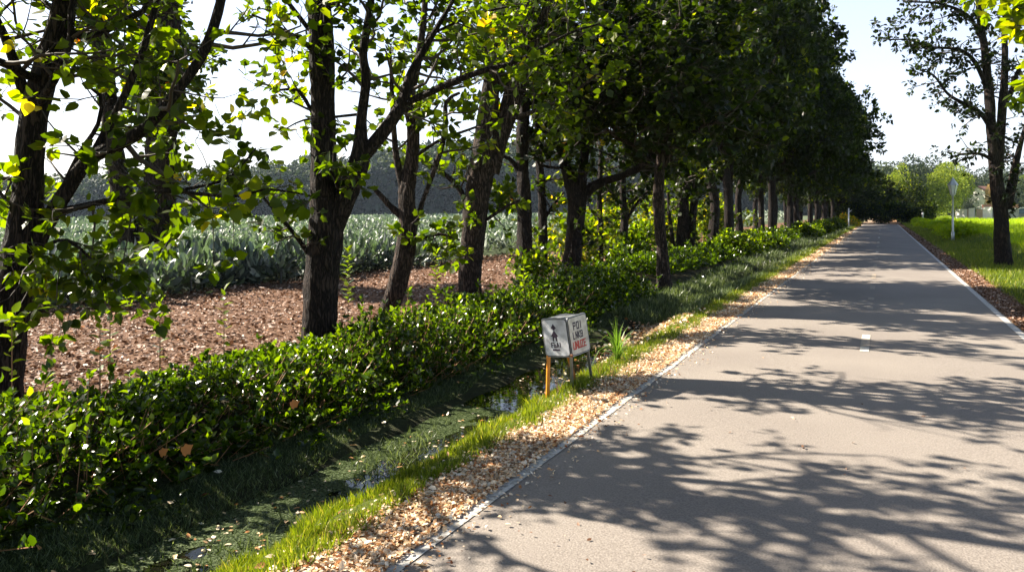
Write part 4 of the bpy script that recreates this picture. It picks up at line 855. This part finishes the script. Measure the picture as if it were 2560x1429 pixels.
# grass tuft on the ditch edge
tx, ty = -2.52, 7.75; tz = float(gz(tx, ty)); tr_ = empty("grass_tuft", (tx, ty, tz), label="spiky tall grass tuft on the ditch edge behind the road sign", cat="grass tuft")
tb = MB()
for q in range(70):
    a = R.uniform(0, 6.28); e = R.uniform(.0, .6) if q < 46 else R.uniform(.6, 1.25); ln = R.uniform(.28, .52); ww = R.uniform(.006, .010); P_ = []
    for s_ in range(6):
        f = s_ / 5; th = e * (.3 + 1.2 * f * f) + .0; P_.append((math.cos(a) * ln * f * math.sin(th) + math.cos(a) * .012, math.sin(a) * ln * f * math.sin(th) + math.sin(a) * .012, ln * f * math.cos(th)))
    n_ = (-math.sin(a), math.cos(a)); vs = []
    for s_, p in enumerate(P_): wq = ww * (1 - (s_ / 5) ** 2) + .0004; vs += [(p[0] + n_[0] * wq, p[1] + n_[1] * wq, p[2]), (p[0] - n_[0] * wq, p[1] - n_[1] * wq, p[2])]
    tb.add(vs, [(2 * s_, 2 * s_ + 1, 2 * s_ + 3, 2 * s_ + 2) for s_ in range(5)])
M['tuft'] = leafmat("tuft_blade", [(0, (.14, .26, .03)), (1, (.30, .42, .10))], .45, tgain=(1.5, 1.4, .7), rough=.4)
tb.build("blades", M['tuft'], tr_)
for px, py, d, ang in ((1395, 985, 6.7, .4), (1440, 930, 7.0, 1.4), (1500, 900, 7.4, 2.2), (1530, 920, 7.3, -.6)):
    p = at(px, py, d); z0 = float(gz(p[0], p[1])); s = MB()
    for q in range(5): a = ang + q * 1.1; s.tube([(0, 0, 0), (math.cos(a) * .05, math.sin(a) * .05, .12 + .03 * q), (math.cos(a) * .2, math.sin(a) * .2, .15 + .02 * q)], [.0022, .0016, .0008], 4)
    o = s.build("dry_stalk", M['dry']); o.location = (p[0], p[1], z0); tag(o, "thin dry brown stalks bending over the ditch near the sign", "dry stalks", "dry stalks in the ditch")

# ------------------------------------------------------------------ road sign
M['signface'] = plain("sign_enamel", (.60, .62, .66), .28, var=.06, scale=14, col2=(.36, .37, .39))  # white enamel, bluish tint of the dappled left face put into the colour
M['signwarm'] = plain("warm_shade_enamel", (.66, .62, .53), .35, var=.08, scale=14, col2=(.40, .36, .29))  # shaded right face: warm ambient light put into the colour, stains by noise
M['signmetal'] = plain("galvanised_metal", (.36, .37, .38), .45, .6, scale=20)
M['signrim'] = plain("dark_rim", (.05, .05, .055), .5, .3)
M['ink'] = plain("dark_ink", (.035, .02, .045), .5, var=.2); M['red'] = plain("red_ink", (.55, .05, .03), .5, var=.1)
M['orangepaint'] = plain("orange_paint", (.72, .26, .02), .4, var=.12, scale=14); M['rust'] = plain("rust", (.30, .13, .06), .8, scale=30)
v = np.array([math.sin(math.radians(-22)), math.cos(math.radians(-22))]); e_ = np.array([v[1], -v[0]])
Bp = at(1441, 700, 6.6)[:2]; side = .296
th = math.radians(36.4)
dA = -math.cos(th) * e_ + math.sin(th) * v; dC = math.sin(th) * e_ + math.cos(th) * v
sg = empty("road_sign", (Bp[0], Bp[1], 0), label="small two-faced white sign box on two orange and two grey legs beside the ditch", cat="sign")
rot = Matrix.Rotation(math.radians(-8.0), 4, Vector((v[0], v[1], 0)))
sg.rotation_euler = rot.to_euler()
z0, z1 = .295, .650
def rrect(w_, h_, r, n=6):
    o = []
    for cx, cy, a0 in ((w_ - r, h_ - r, 0), (r, h_ - r, 90), (r, r, 180), (w_ - r, r, 270)):
        for k in range(n + 1): a = math.radians(a0 + 90 * k / n); o.append((cx + r * math.cos(a), cy + r * math.sin(a)))
    return o
def plate(dirv, nrm, o0, w_, h_, r, th_, off_, inset=0.0):
    """rounded plate standing in the plane spanned by dirv and z, starting at o0"""
    pts = rrect(w_ - 2 * inset, h_ - 2 * inset, r); b_ = MB(); n = len(pts); vs = []
    for t_ in (off_, off_ + th_):
        for a, c in pts: vs.append((o0[0] + dirv[0] * (a + inset) + nrm[0] * t_, o0[1] + dirv[1] * (a + inset) + nrm[1] * t_, o0[2] + c + inset))
    b_.add(vs, [list(range(n, 2 * n)), list(range(n))[::-1]] + [[k, (k + 1) % n, n + (k + 1) % n, n + k] for k in range(n)]); return b_
nA = -dC; nC = -dA                      # outward normals of the left and the right face
A0 = dA * side
cor = [np.array([0, 0]), dC * side, (dA + dC) * side, dA * side]
ins = .018
body = MB(); c_ = (dA + dC) * side / 2
cc = [c_ + (q - c_) * .90 for q in cor]
body.add([(q[0], q[1], z0 + .012) for q in cc] + [(q[0], q[1], z1 - .012) for q in cc], [(3, 2, 1, 0), (4, 5, 6, 7), (0, 1, 5, 4), (1, 2, 6, 5), (2, 3, 7, 6), (3, 0, 4, 7)])
body.build("box", M['signmetal'], sg)
H_ = z1 - z0
# left face runs from A to B, right face from B to C
fA = plate(-dA, nA, (A0[0], A0[1], z0), side, H_, .035, .012, -.012).build("frame", M['signmetal'], sg)
fC = plate(dC, nC, (0, 0, z0), side, H_, .035, .012, -.012).build("frame", M['signmetal'], sg)
plate(-dA, nA, (A0[0], A0[1], z0), side, H_, .03, .002, .0, .008).build("rim", M['signrim'], sg)
plate(dC, nC, (0, 0, z0), side, H_, .03, .002, .0, .008).build("rim", M['signrim'], sg)
pA = plate(-dA, nA, (A0[0], A0[1], z0), side, H_, .026, .002, .002, .014).build("panel", M['signface'], sg)
pC = plate(dC, nC, (0, 0, z0), side, H_, .026, .002, .002, .014).build("panel", M['signwarm'], sg)
pA["label"] = "bluish white left panel with a dark up arrow"; pC["label"] = "shaded right panel, warm light put into its colour, dark and red letters"
def ink(face, polys, m, name, parent):
    dirv, nrm, o0 = (-dA, nA, (A0[0], A0[1], z0)) if face == 'A' else (dC, nC, (0, 0, z0)); b_ = MB()
    for poly in polys:
        n = len(poly); vs = []
        for t_ in (.0042, .0052):
            for a, c in poly: vs.append((o0[0] + dirv[0] * a + nrm[0] * t_, o0[1] + dirv[1] * a + nrm[1] * t_, o0[2] + c))
        b_.add(vs, [list(range(n, 2 * n))] + [[k, (k + 1) % n, n + (k + 1) % n, n + k] for k in range(n)])
    return b_.build(name, m, parent)
# a stroke alphabet in a 4 x 6 cell
GL = {'P': [(0, 0, 0, 6), (0, 6, 3, 6), (3, 6, 3, 3), (3, 3, 0, 3)], 'O': [(0, 0, 0, 6), (0, 6, 3, 6), (3, 6, 3, 0), (3, 0, 0, 0)], 'I': [(1, 0, 1, 6)], 'L': [(0, 6, 0, 0), (0, 0, 2.6, 0)], 'E': [(0, 0, 0, 6), (0, 6, 3, 6), (0, 3, 2.5, 3), (0, 0, 3, 0)],
      'N': [(0, 0, 0, 6), (0, 6, 3, 0), (3, 0, 3, 6)], 'K': [(0, 0, 0, 6), (0, 3, 3, 6), (0, 3, 3, 0)], '8': [(0, 0, 0, 6), (0, 6, 3, 6), (3, 6, 3, 0), (3, 0, 0, 0), (0, 3, 3, 3)], 'U': [(0, 6, 0, 0), (0, 0, 3, 0), (3, 0, 3, 6)], 'Z': [(0, 6, 3, 6), (3, 6, 0, 0), (0, 0, 3, 0)],
      'T': [(0, 6, 3, 6), (1.5, 6, 1.5, 0)], 'F': [(0, 0, 0, 6), (0, 6, 3, 6), (0, 3, 2.4, 3)], 'b': [(0, 0, 0, 6), (0, 0, 2.6, 0), (2.6, 0, 2.6, 3), (2.6, 3, 0, 3)], 'A': [(0, 0, 1.5, 6), (1.5, 6, 3, 0), (.7, 2.2, 2.3, 2.2)], 'r': [(0, 0, 0, 6), (0, 6, 2, 6)], '1': [(1, 0, 1, 6), (1, 6, 0, 5)]}
def text(s, x, y, h, wt=.75, adv=4.3, sx=1.0):
    out = []; u_ = h / 6
    for ch in s:
        if ch != ' ':
            for a, b_, c, d in GL[ch]:
                p = np.array([a * sx, b_]); q = np.array([c * sx, d]); t_ = (q - p) / np.linalg.norm(q - p); n_ = np.array([-t_[1], t_[0]]) * wt / 2; p = p - t_ * wt / 2; q = q + t_ * wt / 2
                out.append([(x + w_[0] * u_, y + w_[1] * u_) for w_ in (p - n_, q - n_, q + n_, p + n_)])
            x += u_ * (adv * sx if ch not in 'I1' else 2.4 * sx)
    return out
up = .10
ink('A', [[(.135, .305), (.105, .262), (.122, .262), (.128, .248), (.148, .248), (.152, .262), (.168, .262)]], M['ink'], "arrow_tip", pA)
ink('A', [[(.138, .247), (.095, .190), (.112, .190), (.112, .147), (.126, .147), (.130, .178), (.142, .178), (.148, .147), (.163, .147), (.163, .190), (.178, .190)]], M['ink'], "arrow", pA)
ink('A', text("FbAI", .090, .092, .040, 1.25, 4.6), M['ink'], "lettering", pA); ink('A', [[(.098, .060), (.178, .060), (.178, .075), (.098, .075)]], M['ink'], "bar", pA)
ink('C', text("POI", .080, .235, .058, 1.25, 5.2), M['ink'], "lettering", pC); ink('C', text("LNK8", .060, .152, .054, 1.15, 4.8, .9), M['ink'], "lettering", pC); ink('C', text("UNUZE", .045, .062, .060, 1.15, 4.6, .88), M['red'], "red_lettering", pC)
MB().box((0, 0, 0), (.022, .022, .02)).build("rust_spot", M['rust'], sg).location = (float(-.012 * v[0]), float(-.012 * v[1]), z0 + .018)
inv = np.array(rot.inverted().to_3x3())
def leg(top, foot_world, m, r, flat=False):
    fw = inv @ (np.array(foot_world) - np.array([Bp[0], Bp[1], 0])); b_ = MB().tube([tuple(fw), (top[0], top[1], z0 + .03)], [r, r], 4 if flat else 10); return b_.build("leg", m, sg)
def foot(px, py, X): 
    d0 = at(px, py, 1) - np.array([CAMX, 0, CH]); t_ = 5.0
    for _ in range(40): p = np.array([CAMX, 0, CH]) + d0 * t_; t_ += (p[2] - float(gz(p[0], p[1]))) * .9
    return p - np.array([0, 0, .06])
in_ = .02
leg((dA * (side - .02) + dC * .02), foot(1369, 992, 0), M['orangepaint'], .021, True)
leg((dA * .02 + dC * .02), foot(1431, 968, 0), M['signmetal'], .015)
l3 = leg((dA * (side - .03) + dC * (side - .03)), foot(1444, 955, 0), M['orangepaint'], .020, True)
leg((dA * .02 + dC * (side - .02)), foot(1480, 940, 0), M['signmetal'], .015)

# ------------------------------------------------------------------ lamp and posts
M['lampmetal'] = plain("lamp_metal", (.62, .64, .64), .4, .4); M['lampglass'] = plain("lamp_glass", (.82, .85, .80), .15, var=.05)
lp = empty("street_lamp", (3.32, 44.3, 0), label="grey street lamp with a pointed lantern on the right verge", cat="street lamp")
MB().lathe([(.0, -.1), (.08, -.1), (.08, .5), (.05, .55), (.042, 2.35), (.07, 2.38), (.07, 2.42), (0, 2.42)], 12).build("pole", M['lampmetal'], lp, True)
ln = MB().lathe([(.0, 2.42), (.10, 2.42), (.215, 2.92), (.0, 2.92)], 6).build("lantern_glass", M['lampglass'], lp)
fr = MB()
for k in range(6): a = k * math.pi / 3; fr.tube([(math.cos(a) * .102, math.sin(a) * .102, 2.42), (math.cos(a) * .22, math.sin(a) * .22, 2.92)], [.016, .016], 4)
fr.build("lantern_frame", M['signmetal'], ln)
MB().lathe([(0, 2.921), (.26, 2.921), (.245, 2.96), (.06, 3.24), (.03, 3.27), (.0, 3.38)], 6).build("roof", M['lampmetal'], lp)
sp = empty("sign_post", (-2.75, 76, 0), label="slim pale post with a small bracket left of the road", cat="post")
MB().lathe([(0, -.1), (.055, -.1), (.055, 1.85), (0, 1.86)], 10).build("pole", M['frame'], sp, True); MB().tube([(0, 0, 1.45), (.28, 0, 1.7)], [.03, .02], 6).build("bracket", M['frame'], sp)
sp = empty("marker_post", (4.3, 99, 0), label="short white marker post where the green field meets the road end", cat="post")
MB().lathe([(0, -.1), (.10, -.1), (.10, 1.2), (.12, 1.22), (.12, 1.35), (.0, 1.4)], 10).build("post", M['frame'], sp, True); MB().lathe([(0, 1.38), (.07, 1.42), (.07, 1.55), (0, 1.6)], 8).build("cap", M['signrim'], sp)
print("DONE", len(bpy.data.objects))

m = bpy.data.materials.new("haze"); m.use_nodes = True; nt = m.node_tree; nt.nodes.remove(nt.nodes["Principled BSDF"])
pv = nt.nodes.new("ShaderNodeVolumePrincipled"); pv.inputs["Color"].default_value = (.62, .78, 1.0, 1); pv.inputs["Density"].default_value = .00014; pv.inputs["Anisotropy"].default_value = .2
nt.links.new(pv.outputs[0], nt.nodes["Material Output"].inputs["Volume"])
hz = MB().box((0, 330, 13.0), (1400, 800, 38.2)).build("haze", m); tag(hz, "thin summer haze over the fields", "haze", kind="stuff")
